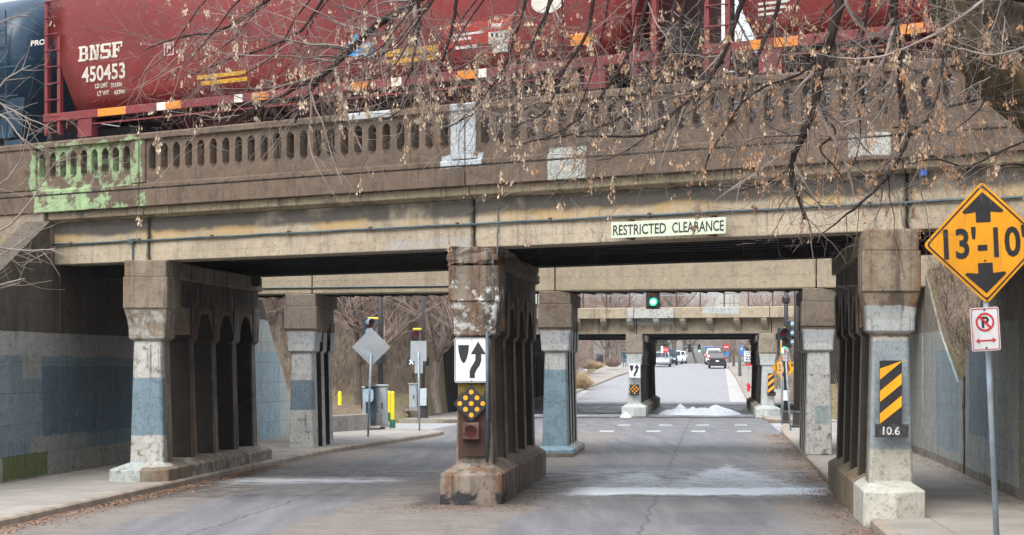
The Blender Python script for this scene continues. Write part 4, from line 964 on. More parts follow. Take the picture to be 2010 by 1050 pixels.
# snow
n = N('old_snow'); v = n.noise(9, det=5); n.bump(v, .6, .05); M_snow = n.done(n.mix(n.ss(v, .4, .7), (.86, .89, .92), (.62, .66, .70)), .8)
def heap(px, py, Y, w, d, h, seed, label):
    o = P(px, py, Y); m = MB(); nx, ny = 26, 14; vs = []
    for j in range(ny+1):
        for i in range(nx+1):
            u = i/nx*2-1; v = j/ny*2-1; r = min(1, math.hypot(u, v)); q = min(1, max(0, 1-r)**.75*1.15)
            z = h*q*(.9+.6*mnoise.noise(Vector((u*3.1+seed, v*2.3, 0))))+.05*mnoise.noise(Vector((u*9, v*9, seed)))*q
            vs.append(o+Vector((u*w, v*d, z-.04)))
    m.add(vs, [(j*(nx+1)+i, j*(nx+1)+i+1, (j+1)*(nx+1)+i+1, (j+1)*(nx+1)+i) for j in range(ny) for i in range(nx)])
    tag(m.build('snow_heap', M_snow, origin=o, smooth=True), label, 'snow heap')
heap(1343, 812, 92.5, 1.35, 1.6, .46, 1, 'left pile of old snow on the road under the farthest bridge')
heap(1400, 812, 92.6, 1.5, 1.5, .40, 5, 'right pile of old snow on the road under the farthest bridge')
heap(1228, 819, 87.5, .32, .3, .24, 9, 'small lump of snow at the foot of the farthest centre pier')
# ---------------------------------------------------------------- the train
def SD(px, d):
    k = (px-1005)/FPX
    return (k*(30.4+BN.y*d)-BN.x*d)/(BD.x-k*BD.y)
def ZD(px, py, d):
    s = SD(px, d); return EYE+(712-py)/FPX*(30.4+BD.y*s+BN.y*d)
def trainpaint(name, c, rough=.4):
    n = N(name); v = n.noise(.8, det=5); st = n.noise(1.0, n.vec(2.5, 2.5, .3), det=5)
    col = n.mix(n.ss(v, .35, .65), c, tuple(x*.78 for x in c)); col = n.mix(n.mul(n.ss(st, .52, .7), .30), col, tuple(x*.4+.03 for x in c))
    s = n.dot(tuple(BD)); seam = n.ss(n.m('ABSOLUTE', n.add(n.m('FRACT', n.mul(s, 1/1.9)), -.5)), .490, .496)
    rs = n.noise(1.0, n.add_v(n.vec(9, 9, .5), (4, 4, 4)), det=5, rough=.75)
    col = n.mix(n.mul(seam, .35), col, tuple(x*.35 for x in c)); col = n.mix(n.mul(n.ss(rs, .56, .68), .35), col, (.07, .035, .025))
    col = n.mix(n.mul(n.ss(n.noise(6, det=6, rough=.8), .56, .66), .2), col, (.35, .24, .20))
    n.bump(n.add(n.noise(.9, det=2), n.mul(seam, -.3)), .2, .1); return n.done(col, rough, spec=.28)
M_red1 = trainpaint('hopper_red_brown', (.165, .018, .016)); M_redd = trainpaint('hopper_dark_red', (.085, .016, .015), .7)
M_sill = trainpaint('hopper_sill', (.20, .035, .036), .5)
M_tank = trainpaint('tank_blue', (.016, .045, .075), .28)
M_let = plain('faded_white_lettering', (.50, .46, .39), .6, 0, .12, 14); M_ora = plain('orange_reflector', (.68, .21, .012), .4, 0, .06); M_wref = plain('white_reflector', (.72, .68, .58), .4)
M_ylw = plain('worn_yellow_stripe', (.50, .26, .015), .6, 0, .3, 14); M_blue = plain('blue_spray_paint', (.03, .24, .50), .5); M_brick = plain('fresh_red_patch', (.26, .018, .008), .5)
M_under = plain('running_gear_black', (.02, .018, .018), .8, 0, .4)
DC = 3.5; ZR = 6.66
WZ = [(7.86, 1.50), (8.2, 1.55), (8.7, 1.58), (9.2, 1.57), (9.7, 1.53), (10.2, 1.44), (10.7, 1.27), (11.1, 1.02), (11.4, .65), (11.55, 0.01)]
def wz(z):
    if z <= WZ[0][0]: return WZ[0][1]
    for (a, wa), (b, wb) in zip(WZ, WZ[1:]):
        if z <= b: return wa+(wb-wa)*(z-a)/(b-a)
    return 0
def so(z): return .98*max(0, (10.15-z)/2.3)**1.05 if z < 10.15 else 0
def hopper(s0, s1, label, first=True):
    h = thing('hopper_car', BP((s0+s1)/2, DC, ZR), label, 'railway wagon')
    L = s1-s0; m = MB(); rings = []
    zz = [z for z, w in WZ]
    prof = [(z, -w) for z, w in WZ]+[(z, w) for z, w in WZ[::-1][1:]]
    for u in [0]+[i/24 for i in range(1, 24)]+[1]:
        rings.append([BP(s0+so(z)+(L-2*so(z))*u, DC+w*(1 if abs(u-.5) > .49 else 1), z) for z, w in prof])
    m.loft(rings); body = m.build('body', M_red1, h, smooth=True)
    for e in body.data.edges: pass
    f = lambda x, y, z: BP(x, y, z)
    for dd in (DC-1.6, DC+1.47):
        m = MB(); m.box(f, s0, s1, dd, dd+.13, 7.69, 7.87); bev(m.build('side_sill', M_sill, h), .015)
        m = MB(); m.box(f, s0+1.2, s1-1.2, dd+.03, dd+.06, 7.55, 7.58); m.build('brake_rod', M_sill, h)
    m = MB(); m.box(f, s0+.4, s1-.4, DC-.3, DC+.3, 7.35, 7.68); m.build('centre_sill', M_redd, h)
    nb = 3; a = s0+3.0; bl = (L-6.0)/nb
    for i in range(nb):
        x0 = a+bl*i+.1; x1 = x0+bl-.2; xm = (x0+x1)/2
        m = MB(); m.loft([[BP(x0, DC-1.4, 7.86), BP(x1, DC-1.4, 7.86), BP(x1, DC+1.4, 7.86), BP(x0, DC+1.4, 7.86)], [BP(xm-.45, DC-.7, 7.0), BP(xm+.45, DC-.7, 7.0), BP(xm+.45, DC+.7, 7.0), BP(xm-.45, DC+.7, 7.0)]])
        m.build('discharge_hopper', M_redd, h)
        m = MB(); m.box(f, xm-.55, xm+.55, DC-.8, DC+.8, 6.9, 6.99); m.build('gate', M_under, h)
    for sc_ in (s0+1.75, s1-1.75):
        m = MB(); pts = [(-1.2, 7.0), (-1.1, 7.25), (-.5, 7.5), (.5, 7.5), (1.1, 7.25), (1.2, 7.0), (.9, 6.95), (.45, 6.9), (-.45, 6.9), (-.9, 6.95)]
        m.prism(pts, lambda u, v, w: BP(sc_+u, w, v), DC-1.12, DC-.95); tk = m.build('truck_frame', M_under, h)
        for wx in (-.85, .85):
            m = MB(); m.prism([(wx+.42*math.cos(6.28318*i/20), 7.08+.42*math.sin(6.28318*i/20)) for i in range(20)], lambda u, v, w: BP(sc_+u, w, v), DC-.86, DC-.74); m.build('wheel', M_under, tk)
    # end platforms, posts and ladders
    for e, sg_ in ((s0, 1), (s1, -1)):
        for q, off in enumerate((.03, .42)):
            m = MB(); x = e+sg_*off; m.box(f, min(x, x+sg_*.09), max(x, x+sg_*.09), DC-1.58, DC-1.48, 7.40, 10.35-.8*q); m.build('ladder_post', M_sill, h)
        for k in range(9 if sg_ > 0 else 8):
            z = 7.45+.36*k; m = MB(); m.tube([BP(e+sg_*.06, DC-1.6, z), BP(e+sg_*.48, DC-1.6, z)], .014, 6); m.build('rung', M_sill, h)
        m = MB(); m.box(f, min(e, e+sg_*1.0), max(e, e+sg_*1.0), DC-1.45, DC+1.45, 7.60, 7.68); m.build('end_platform', M_redd, h)
        m = MB(); x = e+sg_*1.05; m.box(f, min(x, x+sg_*.42), max(x, x+sg_*.42), DC-1.585, DC-1.4, 7.30, 7.685); m.build('jacking_pad', M_sill, h)
        m = MB(); m.box(f, min(e, e+sg_*1.5), max(e, e+sg_*1.5), DC-1.50, DC-1.46, 7.60, 7.66); m.build('step_rail', M_redd, h)
        m = MB(); m.box(f, min(e-sg_*.45, e+sg_*.3), max(e-sg_*.45, e+sg_*.3), DC-.14, DC+.14, 7.36, 7.62); m.build('coupler', M_under, h)
        m = MB(); m.box(f, min(e+sg_*.02, e+sg_*.1), max(e+sg_*.02, e+sg_*.1), DC-.6, DC-.5, 7.69, 10.3); m.build('end_post', M_redd, h)
        m = MB(); x = e+sg_*1.0; m.box(f, min(x, x+sg_*.06), max(x, x+sg_*.06), DC-1.35, DC+1.35, 7.69, 8.9); m.build('end_bulkhead', M_redd, h)
    return h
def on_body(px0, px1, py0, py1):
    """box on the curved side seen between two picture columns and rows -> face coordinates"""
    d = DC-1.58; return SD(px0, d), SD(px1, d), ZD((px0+px1)/2, py1, d), ZD((px0+px1)/2, py0, d)
FB = lambda x, y, z: BP(x, DC-wz(z)-.012+y, z)
def btext(h, s, px0, px1, py0, py1, mat, bold=.03, name='lettering', extra=None):
    a, b, z0, z1 = on_body(px0, px1, py0, py1); m = MB(); text(m, s, FB, a, b, z0, z1, y=0, bold=bold)
    if extra: extra(m, a, b, z0, z1)
    return m.build(name, mat, h)
def bquad(h, px0, px1, py0, py1, mat, name, y=0):
    a, b, z0, z1 = on_body(px0, px1, py0, py1); m = MB(); n_ = 6
    vs = []; fs = []
    for i in range(n_+1): z = z0+(z1-z0)*i/n_; vs += [FB(a, y, z), FB(b, y, z)]
    m.add(vs, [(2*i, 2*i+1, 2*i+3, 2*i+2) for i in range(n_)]); return m.build(name, mat, h)
def sillq(h, px0, px1, mat, name='reflector'):
    m = MB(); m.box(lambda x, y, z: BP(x, y, z), SD(px0, DC-1.6), SD(px1, DC-1.6), DC-1.606, DC-1.598, 7.70, 7.86); return m.build(name, mat, h)
s0 = SD(84, DC-1.6); s1 = SD(1290, DC-1.6)
h1 = hopper(s0, s1, 'long red-brown covered hopper car numbered 450453 on the left half of the nearest bridge')
# slab-serif letters drawn stroke by stroke (unit box)
def slab(m, a, b, z0, z1, key):
    def q(*r):
        for (u0, v0, u1, v1, u2, v2, u3, v3) in r:
            m.add([FB(a+(b-a)*u, 0, z0+(z1-z0)*v) for u, v in ((u0, v0), (u1, v1), (u2, v2), (u3, v3))], [(0, 1, 2, 3)])
    B = lambda x0, y0, x1, y1: (x0, y0, x1, y0, x1, y1, x0, y1)
    if key == 'B': q(B(0, 0, .75, .14), B(0, .86, .72, 1), B(.12, .14, .38, .86), B(.38, .44, .75, .57), B(.7, .08, .97, .48), B(.66, .54, .92, .93))
    if key == 'N': q(B(0, 0, .42, .13), B(0, .87, .34, 1), B(.1, .13, .30, .87), (.2, 1, .42, 1, .86, 0, .64, 0), B(.72, .1, .90, .87), B(.6, .87, 1, 1))
    if key == 'S': q(B(.05, 0, .85, .15), B(.12, .85, .95, 1), B(.0, .52, .3, .93), B(.7, .08, 1, .5), (.05, .62, .1, .42, .95, .38, .9, .58), B(.0, 0, .14, .32), B(.84, .7, .97, 1))
    if key == 'F': q(B(0, 0, .55, .14), B(0, .86, 1, 1), B(.12, .14, .42, .86), B(.42, .42, .72, .57), B(.62, .32, .74, .68), B(.86, .64, 1, .9))
a, b, z0, z1 = on_body(154, 241, 86, 117); m = MB(); w = (b-a)/4.1
for i, c in enumerate('BNSF'): slab(m, a+i*w*1.03, a+i*w*1.03+w*.96, z0+.01, z1, c)
m.build('reporting_mark', M_let, h1)
btext(h1, '450453', 161, 246, 127, 158, M_let, .02, 'car_number')
btext(h1, 'LD LMT', 186, 211, 163, 172, M_let, .03); btext(h1, '223300', 217, 239, 162, 170, M_let, .03); btext(h1, 'LT WT', 190, 213, 178, 187, M_let, .03); btext(h1, '62700', 223, 243, 176, 184, M_let, .03)
a, b, z0, z1 = on_body(322, 342, 83, 109); m = MB()
w = (b-a); t_ = .035
for (x0, y0, x1, y1) in ((a, z0, b, z0+t_), (a, z1-t_, b, z1), (a, z0, a+t_, z1), (b-t_, z0, b, z1), (a+.3*w, z0+.2*w, a+.42*w, z1-.2*w), (a+.3*w, z1-.35*w, a+.75*w, z1-.2*w), (a+.3*w, z0+.5*w, a+.7*w, z0+.62*w), (a+.6*w, z0+.2*w, a+.72*w, z0+.55*w)):
    m.add([FB(x0, -.001*len(m.f), y0), FB(x1, -.001*len(m.f), y0), FB(x1, -.001*len(m.f), y1), FB(x0, -.001*len(m.f), y1)], [(0, 1, 2, 3)])
m.build('boxed_mark', plain('pink_white_ink', (.45, .28, .26), .6), h1)
for (p0, p1, q0, q1) in ((386, 482, 143, 151), (392, 484, 155, 163), (753, 860, 93, 106), (757, 855, 112, 121)): bquad(h1, p0, p1, q0, q1, M_ylw, 'yellow_stripe')
bquad(h1, 872, 1010, 42, 88, M_brick, 'repainted_patch')
for (p0, p1, q0, q1) in ((888, 950, 64, 69), (890, 925, 74, 79), (895, 935, 89, 95), (965, 985, 46, 55)): bquad(h1, p0, p1, q0, q1, plain('pale_stencil', (.55, .45, .45), .6), 'stencil_line', -.004)
bquad(h1, 959, 1001, 61, 84, plain('grey_stencil_block', (.40, .38, .33), .6, 0, .5, 18), 'stencil_panel', -.008)
bquad(h1, 966, 996, 86, 102, plain('grey_stencil_block_lower', (.40, .38, .33), .6, 0, .5, 18), 'stencil_panel', -.008)
for i in range(4): bquad(h1, 964+9*i, 969+9*i, 65, 72, M_black, 'stencil_cell', -.012)
bquad(h1, 1119, 1157, 65, 88, M_ora, 'orange_patch', -.004)
a, b, z0, z1 = on_body(1043, 1108, -22, 26); m = MB(); m.add([FB((a+b)/2+(b-a)/2*math.cos(6.28318*i/28), -.003, (z0+z1)/2+(z1-z0)/2*math.sin(6.28318*i/28)) for i in range(28)], [tuple(range(28))]); m.build('round_emblem', M_let, h1)
btext(h1, 'B', 1052, 1062, 2, 14, M_black, .03)
# abstract blue spray tag
m = MB(); rng = random.Random(4)
a, b, z0, z1 = on_body(676, 734, 68, 116)
for st in ([(0, .35), (.15, .6), (.3, .7), (.45, .55), (.3, .35), (.1, .3)], [(.1, .25), (.5, .2), (.95, .5), (.9, .05), (.6, .25)], [(.35, .7), (.4, 1), (.55, .8), (.7, .95)], [(.2, .2), (.25, .55), (.5, .3), (.7, .5)], [(.55, .4), (.8, .6), (.95, .5)]):
    for (u0, v0), (u1, v1) in zip(st, st[1:]):
        dx, dz = (u1-u0)*(b-a), (v1-v0)*(z1-z0); l_ = math.hypot(dx, dz); nx, nz = -dz/l_*.032, dx/l_*.032
        p0 = (a+u0*(b-a), z0+v0*(z1-z0)); p1 = (a+u1*(b-a), z0+v1*(z1-z0)); y = -.0006*len(m.f)
        m.add([FB(p0[0]+nx, y, p0[1]+nz), FB(p1[0]+nx, y, p1[1]+nz), FB(p1[0]-nx, y, p1[1]-nz), FB(p0[0]-nx, y, p0[1]-nz)], [(0, 1, 2, 3)])
m.build('spray_tag', M_blue, h1)
for p0, p1 in ((192, 247), (326, 355), (494, 527), (691, 724), (898, 935)): sillq(h1, p0, p1, M_ora)
for p0, p1 in ((308, 325), (460, 476), (768, 788), (936, 955)): sillq(h1, p0, p1, M_wref, 'white_reflector')
s2 = SD(1378, DC-1.6)
h2 = hopper(s2, s2+13.8, 'second red hopper car behind dense twigs on the right half of the nearest bridge')
for p0, p1 in ((1472, 1505), (1520, 1566), (1762, 1812)): sillq(h2, p0, p1, M_ora)
x = s1-.25; m = MB(); m.box(lambda x, y, z: BP(x, y, z), x, x+.05, DC-1.4, DC+1.4, 7.69, 10.6); m.build('end_sheet', M_redd, h1)
for z_, d_ in ((7.9, 1.2), (9.1, .9), (10.1, 1.0)):
    m = MB(); m.box(lambda x, y, z: BP(x, y, z), s1+.01, s1+.25, DC-d_, DC-d_+.5, z_, z_+.5); m.build('brake_gear', M_under, h1)
for i in range(3): bquad(h2, 1488, 1550-8*i, 2+11*i, 7+11*i, M_let, 'stencil_line')
# tank wagon at the left
tk = thing('tank_car', BP(s0-7.5, DC, ZR), 'dark blue tank car at the left edge behind the hopper ladder', 'railway wagon')
e1 = s0-.75; e0 = e1-13; rc_ = 1.52; zc_ = 9.35; m = MB(); rings = []
for x, k in [(e0, .02), (e0+.05, .35), (e0+.18, .65), (e0+.35, .85), (e0+.6, .97), (e0+.9, 1)]+[(e0+.9+(e1-e0-1.8)*i/10, 1) for i in range(1, 10)]+[(e1-.9, 1), (e1-.6, .97), (e1-.35, .85), (e1-.18, .65), (e1-.05, .35), (e1, .02)]:
    rings.append([BP(x, DC+rc_*k*math.cos(6.28318*i/40), zc_+rc_*k*math.sin(6.28318*i/40)) for i in range(40)])
m.loft(rings); m.build('tank', M_tank, tk, smooth=True)
m = MB(); m.box(lambda x, y, z: BP(x, y, z), e0+.5, e1-.3, DC-.35, DC+.35, 7.3, 7.75); m.build('frame', M_under, tk)
FT = lambda x, y, z: BP(x, DC-math.sqrt(max(.01, rc_**2-(z-zc_)**2))-.012+y, z)
d = DC-rc_; m = MB(); text(m, 'PRO', FT, SD(61, d), SD(89, d), ZD(75, 89, d), ZD(75, 78, d), y=0, bold=.03); m.build('lettering', M_let, tk)
for z in (8.35, 9.0):
    m = MB(); m.tube([BP(e1-2.9+i*.29, DC-rc_-.10, z) for i in range(11)], .018, 6); m.build('handrail', M_tank, tk)
for x in (e1-.95, e1-.5):
    m = MB(); m.tube([BP(x, DC-rc_+.02, 7.45), BP(x, DC-rc_-.02, 10.3)], .022, 6); m.build('ladder_post', M_tank, tk)
for k in range(7):
    m = MB(); m.tube([BP(e1-.95, DC-rc_, 7.7+.36*k), BP(e1-.5, DC-rc_, 7.7+.36*k)], .014, 5); m.build('rung', M_tank, tk)
m = MB(); m.box(lambda x, y, z: BP(x, y, z), e1-3.2, e1-.3, DC-1.5, DC-1.1, 7.45, 7.62); m.build('running_board', M_tank, tk)
m = MB(); m.box(lambda x, y, z: BP(x, y, z), e1-.6, e1-.1, DC-1.45, DC+1.45, 7.15, 7.4); m.build('end_sill', M_tank, tk)
m = MB(); m.loft([[BP(e1-1.3+u, DC-1.15, z) for u, z in ((0, 7.4), (.4, 8.4), (1.0, 8.4), (.8, 7.4))], [BP(e1-1.3+u, DC+1.15, z) for u, z in ((0, 7.4), (.4, 8.4), (1.0, 8.4), (.8, 7.4))]]); m.build('saddle', M_tank, tk)
for wx in (-2.9, -1.2):
    m = MB(); m.prism([(e1+wx+.42*math.cos(6.28318*i/20), 7.08+.42*math.sin(6.28318*i/20)) for i in range(20)], lambda u, v, w: BP(u, w, v), DC-.86, DC-.74); m.build('wheel', M_under, tk)
# track
tr = thing('railway_track', BP(0, DC, 6.45), 'rails and sleepers under the train wheels on the nearest bridge', 'track')
for dd in (-.755, .69):
    m = MB(); m.box(lambda x, y, z: BP(x, y, z), -13.9, 14.9, DC+dd, DC+dd+.065, 6.5, ZR-.005); m.build('rail', M_rusty, tr)
for i in range(48):
    m = MB(); m.box(lambda x, y, z: BP(x, y, z), -13.8+.6*i, -13.57+.6*i, DC-1.25, DC+1.25, 6.38, 6.495); m.build('sleeper', M_wood, tr)
# ---------------------------------------------------------------- parked cars, person
M_glass = plain('car_glass', (.012, .016, .02), .25, 0, 0); M_tyre = plain('tyre_rubber', (.012, .012, .013), .85)
M_chrome = plain('wheel_alloy', (.35, .36, .38), .35, .6); M_tail = plain('tail_light_red', (.55, .012, .015), .25); M_head = plain('headlight_clear', (.65, .68, .7), .15)
def car(o, yaw, paint, label, kind='suv', L=4.5, Wd=1.82, H=1.68):
    """x along the car (front +), y across, z up"""
    F = frame(o, (math.cos(yaw), math.sin(yaw), 0), (0, 0, 1)); r = thing('parked_car', o, label, 'car', 'cars parked along the far kerbs')
    hw = Wd/2; h = H; b = L/2; belt = .58*h
    m = MB(); st = [(-b, .34, belt-.05, .86), (-b+.06, .28, belt, .95), (-b+.7, .22, belt+.02, 1), (0, .22, belt+.01, 1), (b-1.2, .22, belt-.02, 1), (b-.4, .26, belt-.16, .96), (b-.05, .32, belt-.3, .84), (b, .36, belt-.38, .8)]
    rs = []
    for x, z0, z1, k in st:
        w = hw*k; rs.append([F(x, -w+.06, z0), F(x, w-.06, z0), F(x, w, z0+.14), F(x, w, (z0+z1)/2), F(x, w-.05, z1-.04), F(x, w-.12, z1), F(x, -w+.12, z1), F(x, -w+.05, z1-.04), F(x, -w, (z0+z1)/2), F(x, -w, z0+.14)])
    m.loft(rs); body = m.build('body', paint, r, smooth=False); bev(body, .04, 2)
    rear = -b+.12 if kind == 'suv' else -b+.75
    m = MB(); cs = [(rear, belt-.02, .92), (rear+.28, h-.08, .78), (rear+.6, h, .76), (.35, h-.01, .76), (1.25, belt+.02, .88)]
    rs = []
    for (x, z, k), kk in zip(cs, (0, 1, 1, 1, 0)):
        w = hw*k; rs.append([F(x, -hw*.93, belt-.05), F(x, hw*.93, belt-.05), F(x, w, max(z, belt)-.01), F(x, w-.1, max(z, belt)+.01), F(x, -w+.1, max(z, belt)+.01), F(x, -w, max(z, belt)-.01)])
    m.loft(rs); bev(m.build('cabin', paint, r), .03, 2)
    # rear window, windscreen, side windows sitting proud of the cabin
    m = MB(); m.loft([[F(rear+.02-.012, y*.82*hw, belt+.06), F(rear+.26-.012, y*.70*hw, h-.13)] for y in (-1, 1)], cap=False) if False else m.add([F(rear+.035, -.80*hw, belt+.07), F(rear+.035, .80*hw, belt+.07), F(rear+.215, .70*hw, h-.16), F(rear+.215, -.70*hw, h-.16)], [(0, 1, 2, 3)])
    m.v = [tuple(Vector(v)-Vector(F(1, 0, 0)-F(0, 0, 0))*.05) for v in m.v]; m.build('rear_window', M_glass, r)
    m = MB(); m.add([F(1.20, -.80*hw, belt+.07), F(1.20, .80*hw, belt+.07), F(.47, .68*hw, h-.1), F(.47, -.68*hw, h-.1)], [(0, 1, 2, 3)]); m.v = [tuple(Vector(v)+Vector(F(.05, 0, .03)-F(0, 0, 0))) for v in m.v]; m.build('windscreen', M_glass, r)
    for sy in (-1, 1):
        for xa, xb in ((rear+.35, -.55), (-.45, .85)):
            m = MB(); m.add([F(xa, sy*hw*.945, belt+.04), F(xb, sy*hw*.945, belt+.04), F(min(xb, .45), sy*hw*.80, h-.12), F(xa+.08, sy*hw*.80, h-.12)], [(0, 1, 2, 3)]); m.build('side_window', M_glass, r)
        for wx in (-b+.85, b-.85):
            m = MB(); m.prism([(wx+.33*math.cos(6.28318*i/18), .33+.33*math.sin(6.28318*i/18)) for i in range(18)], lambda u, v, w: F(u, w, v), sy*(hw-.2), sy*(hw+.01)); wl = m.build('wheel', M_tyre, r)
            m = MB(); m.prism([(wx+.2*math.cos(6.28318*i/14), .33+.2*math.sin(6.28318*i/14)) for i in range(14)], lambda u, v, w: F(u, w, v), sy*(hw+.012), sy*(hw+.02)); m.build('rim', M_chrome, wl)
        m = MB(); m.box(F, -b-.02, -b+.12, min(sy*hw*.82, sy*hw*.94), max(sy*hw*.82, sy*hw*.94), belt-.22, belt+(.16 if kind == 'suv' else -.04)); bev(m.build('tail_light', M_tail, r), .02)
        m = MB(); m.box(F, b-.2, b+.0, min(sy*hw*.55, sy*hw*.8), max(sy*hw*.55, sy*hw*.8), belt-.42, belt-.27); m.build('headlight', M_head, r)
        m = MB(); m.box(F, .75, .9, min(sy*hw*1.0, sy*hw*1.15), max(sy*hw*1.0, sy*hw*1.15), belt, belt+.15); m.build('wing_mirror', paint, r)
    m = MB(); m.box(F, -b-.012, -b-.002, -.16, .16, belt-.30, belt-.17); m.build('number_plate', M_white, r)
    m = MB(); m.box(F, -b-.06, -b+.1, -hw*.88, hw*.88, .3, .5); bev(m.build('bumper', M_black, r), .03)
    return r
M_cblk = plain('black_car_paint', (.010, .012, .016), .4); M_cwht = plain('white_car_paint', (.72, .74, .76), .3, 0, .03); M_csil = plain('silver_car_paint', (.48, .52, .55), .3, .3, .03); M_cnav = plain('navy_car_paint', (.02, .04, .08), .25)
RY = math.atan2(1, SL)
def park(px, Y, paint, label, kind, flip=False, **k):
    X = (px-1005)/FPX*Y; return car(Vector((X, Y, zr(Y)+.005)), RY+(math.pi if flip else 0), paint, label, kind, **k)
park(1408, 173, M_cblk, 'black parked car seen from behind at the right kerb before the crest', 'suv', Wd=1.7, H=1.58)
park(1401, 190, M_cwht, 'taller white car parked just beyond the black one', 'suv', H=1.72, Wd=1.7, L=4.8)
park(1399, 203, M_cnav, 'dark car parked farthest along the right kerb', 'suv')
park(1299, 180, M_csil, 'silver car nearest in the row on the left beyond the bridge', 'sedan', True, H=1.5)
park(1313, 190, M_cnav, 'dark blue car second in the row on the left', 'suv', True)
park(1324, 201, M_cwht, 'white car third in the row on the left', 'sedan', True, H=1.5)
park(1333, 212, M_cwht, 'white car farthest away in the row on the left', 'sedan', True, H=1.5)
# walking person, back to the camera
def person(o):
    r = thing('person', o, 'person in a dark jacket and blue jeans walking away on the left far pavement', 'person')
    J = {'pel': (0, 0, .95), 'wai': (0, 0, 1.1), 'che': (0, .01, 1.33), 'nek': (0, .02, 1.5), 'hd0': (0, .04, 1.6), 'hd1': (0, .045, 1.7),
         'lh': (-.1, 0, .9), 'lk': (-.11, .13, .5), 'la': (-.11, .06, .1), 'lt': (-.11, .2, .04), 'rh': (.1, 0, .9), 'rk': (.11, -.03, .5), 'ra': (.11, -.22, .13), 'rt': (.11, -.12, .04),
         'ls': (-.2, .01, 1.43), 'le': (-.27, -.07, 1.16), 'lw': (-.26, .0, .92), 'lf': (-.25, .03, .82), 'rs': (.2, .01, 1.43), 're': (.27, .0, 1.16), 'rw': (.26, .12, .94), 'rf': (.25, .16, .85)}
    rad = {'pel': .15, 'wai': .145, 'che': .165, 'nek': .06, 'hd0': .085, 'hd1': .09, 'lh': .095, 'rh': .095, 'lk': .065, 'rk': .065, 'la': .045, 'ra': .045, 'lt': .04, 'rt': .04, 'ls': .075, 'rs': .075, 'le': .052, 're': .052, 'lw': .036, 'rw': .036, 'lf': .03, 'rf': .03}
    E_ = [('pel', 'wai'), ('wai', 'che'), ('che', 'nek'), ('nek', 'hd0'), ('hd0', 'hd1'), ('pel', 'lh'), ('lh', 'lk'), ('lk', 'la'), ('la', 'lt'), ('pel', 'rh'), ('rh', 'rk'), ('rk', 'ra'), ('ra', 'rt'), ('che', 'ls'), ('ls', 'le'), ('le', 'lw'), ('lw', 'lf'), ('che', 'rs'), ('rs', 're'), ('re', 'rw'), ('rw', 'rf')]
    names = list(J); me = bpy.data.meshes.new('person_body'); me.from_pydata([J[k] for k in names], [(names.index(a), names.index(b)) for a, b in E_], [])
    ob = bpy.data.objects.new('person_body', me); COL.objects.link(ob)
    md = ob.modifiers.new('skin', 'SKIN')
    for i, k in enumerate(names): me.skin_vertices[0].data[i].radius = (rad[k], rad[k]*(.72 if k in ('pel', 'wai', 'che') else 1))
    me.skin_vertices[0].data[0].use_root = True
    ob.modifiers.new('sub', 'SUBSURF').levels = 1
    dg = bpy.context.evaluated_depsgraph_get(); m2 = bpy.data.meshes.new_from_object(ob.evaluated_get(dg)); bpy.data.objects.remove(ob)
    n = N('person_clothes'); tc = n.t.nodes.new('ShaderNodeTexCoord'); sp = n.t.nodes.new('ShaderNodeSeparateXYZ'); n.link(tc.outputs['Object'], sp.inputs[0]); z = sp.outputs[2]
    col = n.mix(n.ss(z, .90, .93), (.06, .14, .26), (.02, .045, .08)); col = n.mix(n.ss(z, 1.5, 1.52), col, (.40, .24, .17)); col = n.mix(n.ss(z, .1, .08), col, (.02, .02, .02))
    m2.materials.clear(); m2.materials.append(n.done(col, .8))
    for p in m2.polygons: p.use_smooth = True
    bo = bpy.data.objects.new('body', m2); COL.objects.link(bo); bo.parent = r
    m = MB(); oo = Vector(o)
    m.loft([[oo+Vector((a*math.cos(6.28318*i/12), .035-a*.2+a*1.05*math.sin(6.28318*i/12), z)) for i in range(12)] for a, z in ((.07, 1.6), (.105, 1.66), (.108, 1.74), (.08, 1.8), (.02, 1.82))]); m.build('hair', M_under, r, smooth=True)
person(Vector(((1226-1005)/FPX*171, 171, zr(171)+HK)))

# ---------------------------------------------------------------- bare trees
def bark(name, a, b, sc=1.0):
    n = N(name); v = n.noise(3*sc, n.vec(4, 4, .8), det=5, rough=.7); w = n.noise(.7, det=3)
    col = n.mix(n.ss(v, .35, .65), a, b); n.bump(v, .7, .03); return n.done(n.mix(n.mul(w, .3), col, tuple(x*.6 for x in a)), .95, spec=.2)
M_bark = bark('grey_brown_bark', (.22, .18, .15), (.11, .088, .07)); M_twig = plain('winter_twigs', (.27, .20, .165), .9, 0, .3, 1.5); M_twigr = plain('reddish_winter_twigs', (.27, .20, .16), .9, 0, .3, 1.5)
M_ever = plain('evergreen_needles', (.03, .07, .045), .9, 0, .4, 1.2)
def grow(rng, mbt, mbc, p, d, L, r, dep, maxd, spread=.55, up=.12, first=0.0):
    n = 5 if dep < 2 else 3; pts = [p]; rr = [r]; q = p; seg = L/n; dd = d.copy(); kids = []
    for i in range(n):
        dd = (dd+Vector((rng.gauss(0, .13), rng.gauss(0, .13), rng.gauss(0, .08)+up*.3))).normalized(); q = q+dd*seg; pts.append(q); rr.append(r*(1-.6*(i+1)/n))
        if dep < maxd and (i+1)/n > first:
            for _ in range(2 if dep > 0 else 3):
                if rng.random() < .85: kids.append((q, dd.copy(), rr[-1]))
    (mbt if dep < 2 else mbc).tube(pts, rr, 7 if dep == 0 else (4 if dep < 3 else 3), cap=False)
    for kp, kd, kr in kids:
        a = rng.uniform(0, 6.283); side = Vector((math.cos(a), math.sin(a), rng.uniform(-.1, .5))); nd = (kd*(1-spread)+side*spread).normalized()
        grow(rng, mbt, mbc, kp, nd, L*rng.uniform(.45, .68), max(kr*.62, .008), dep+1, maxd, spread, up)
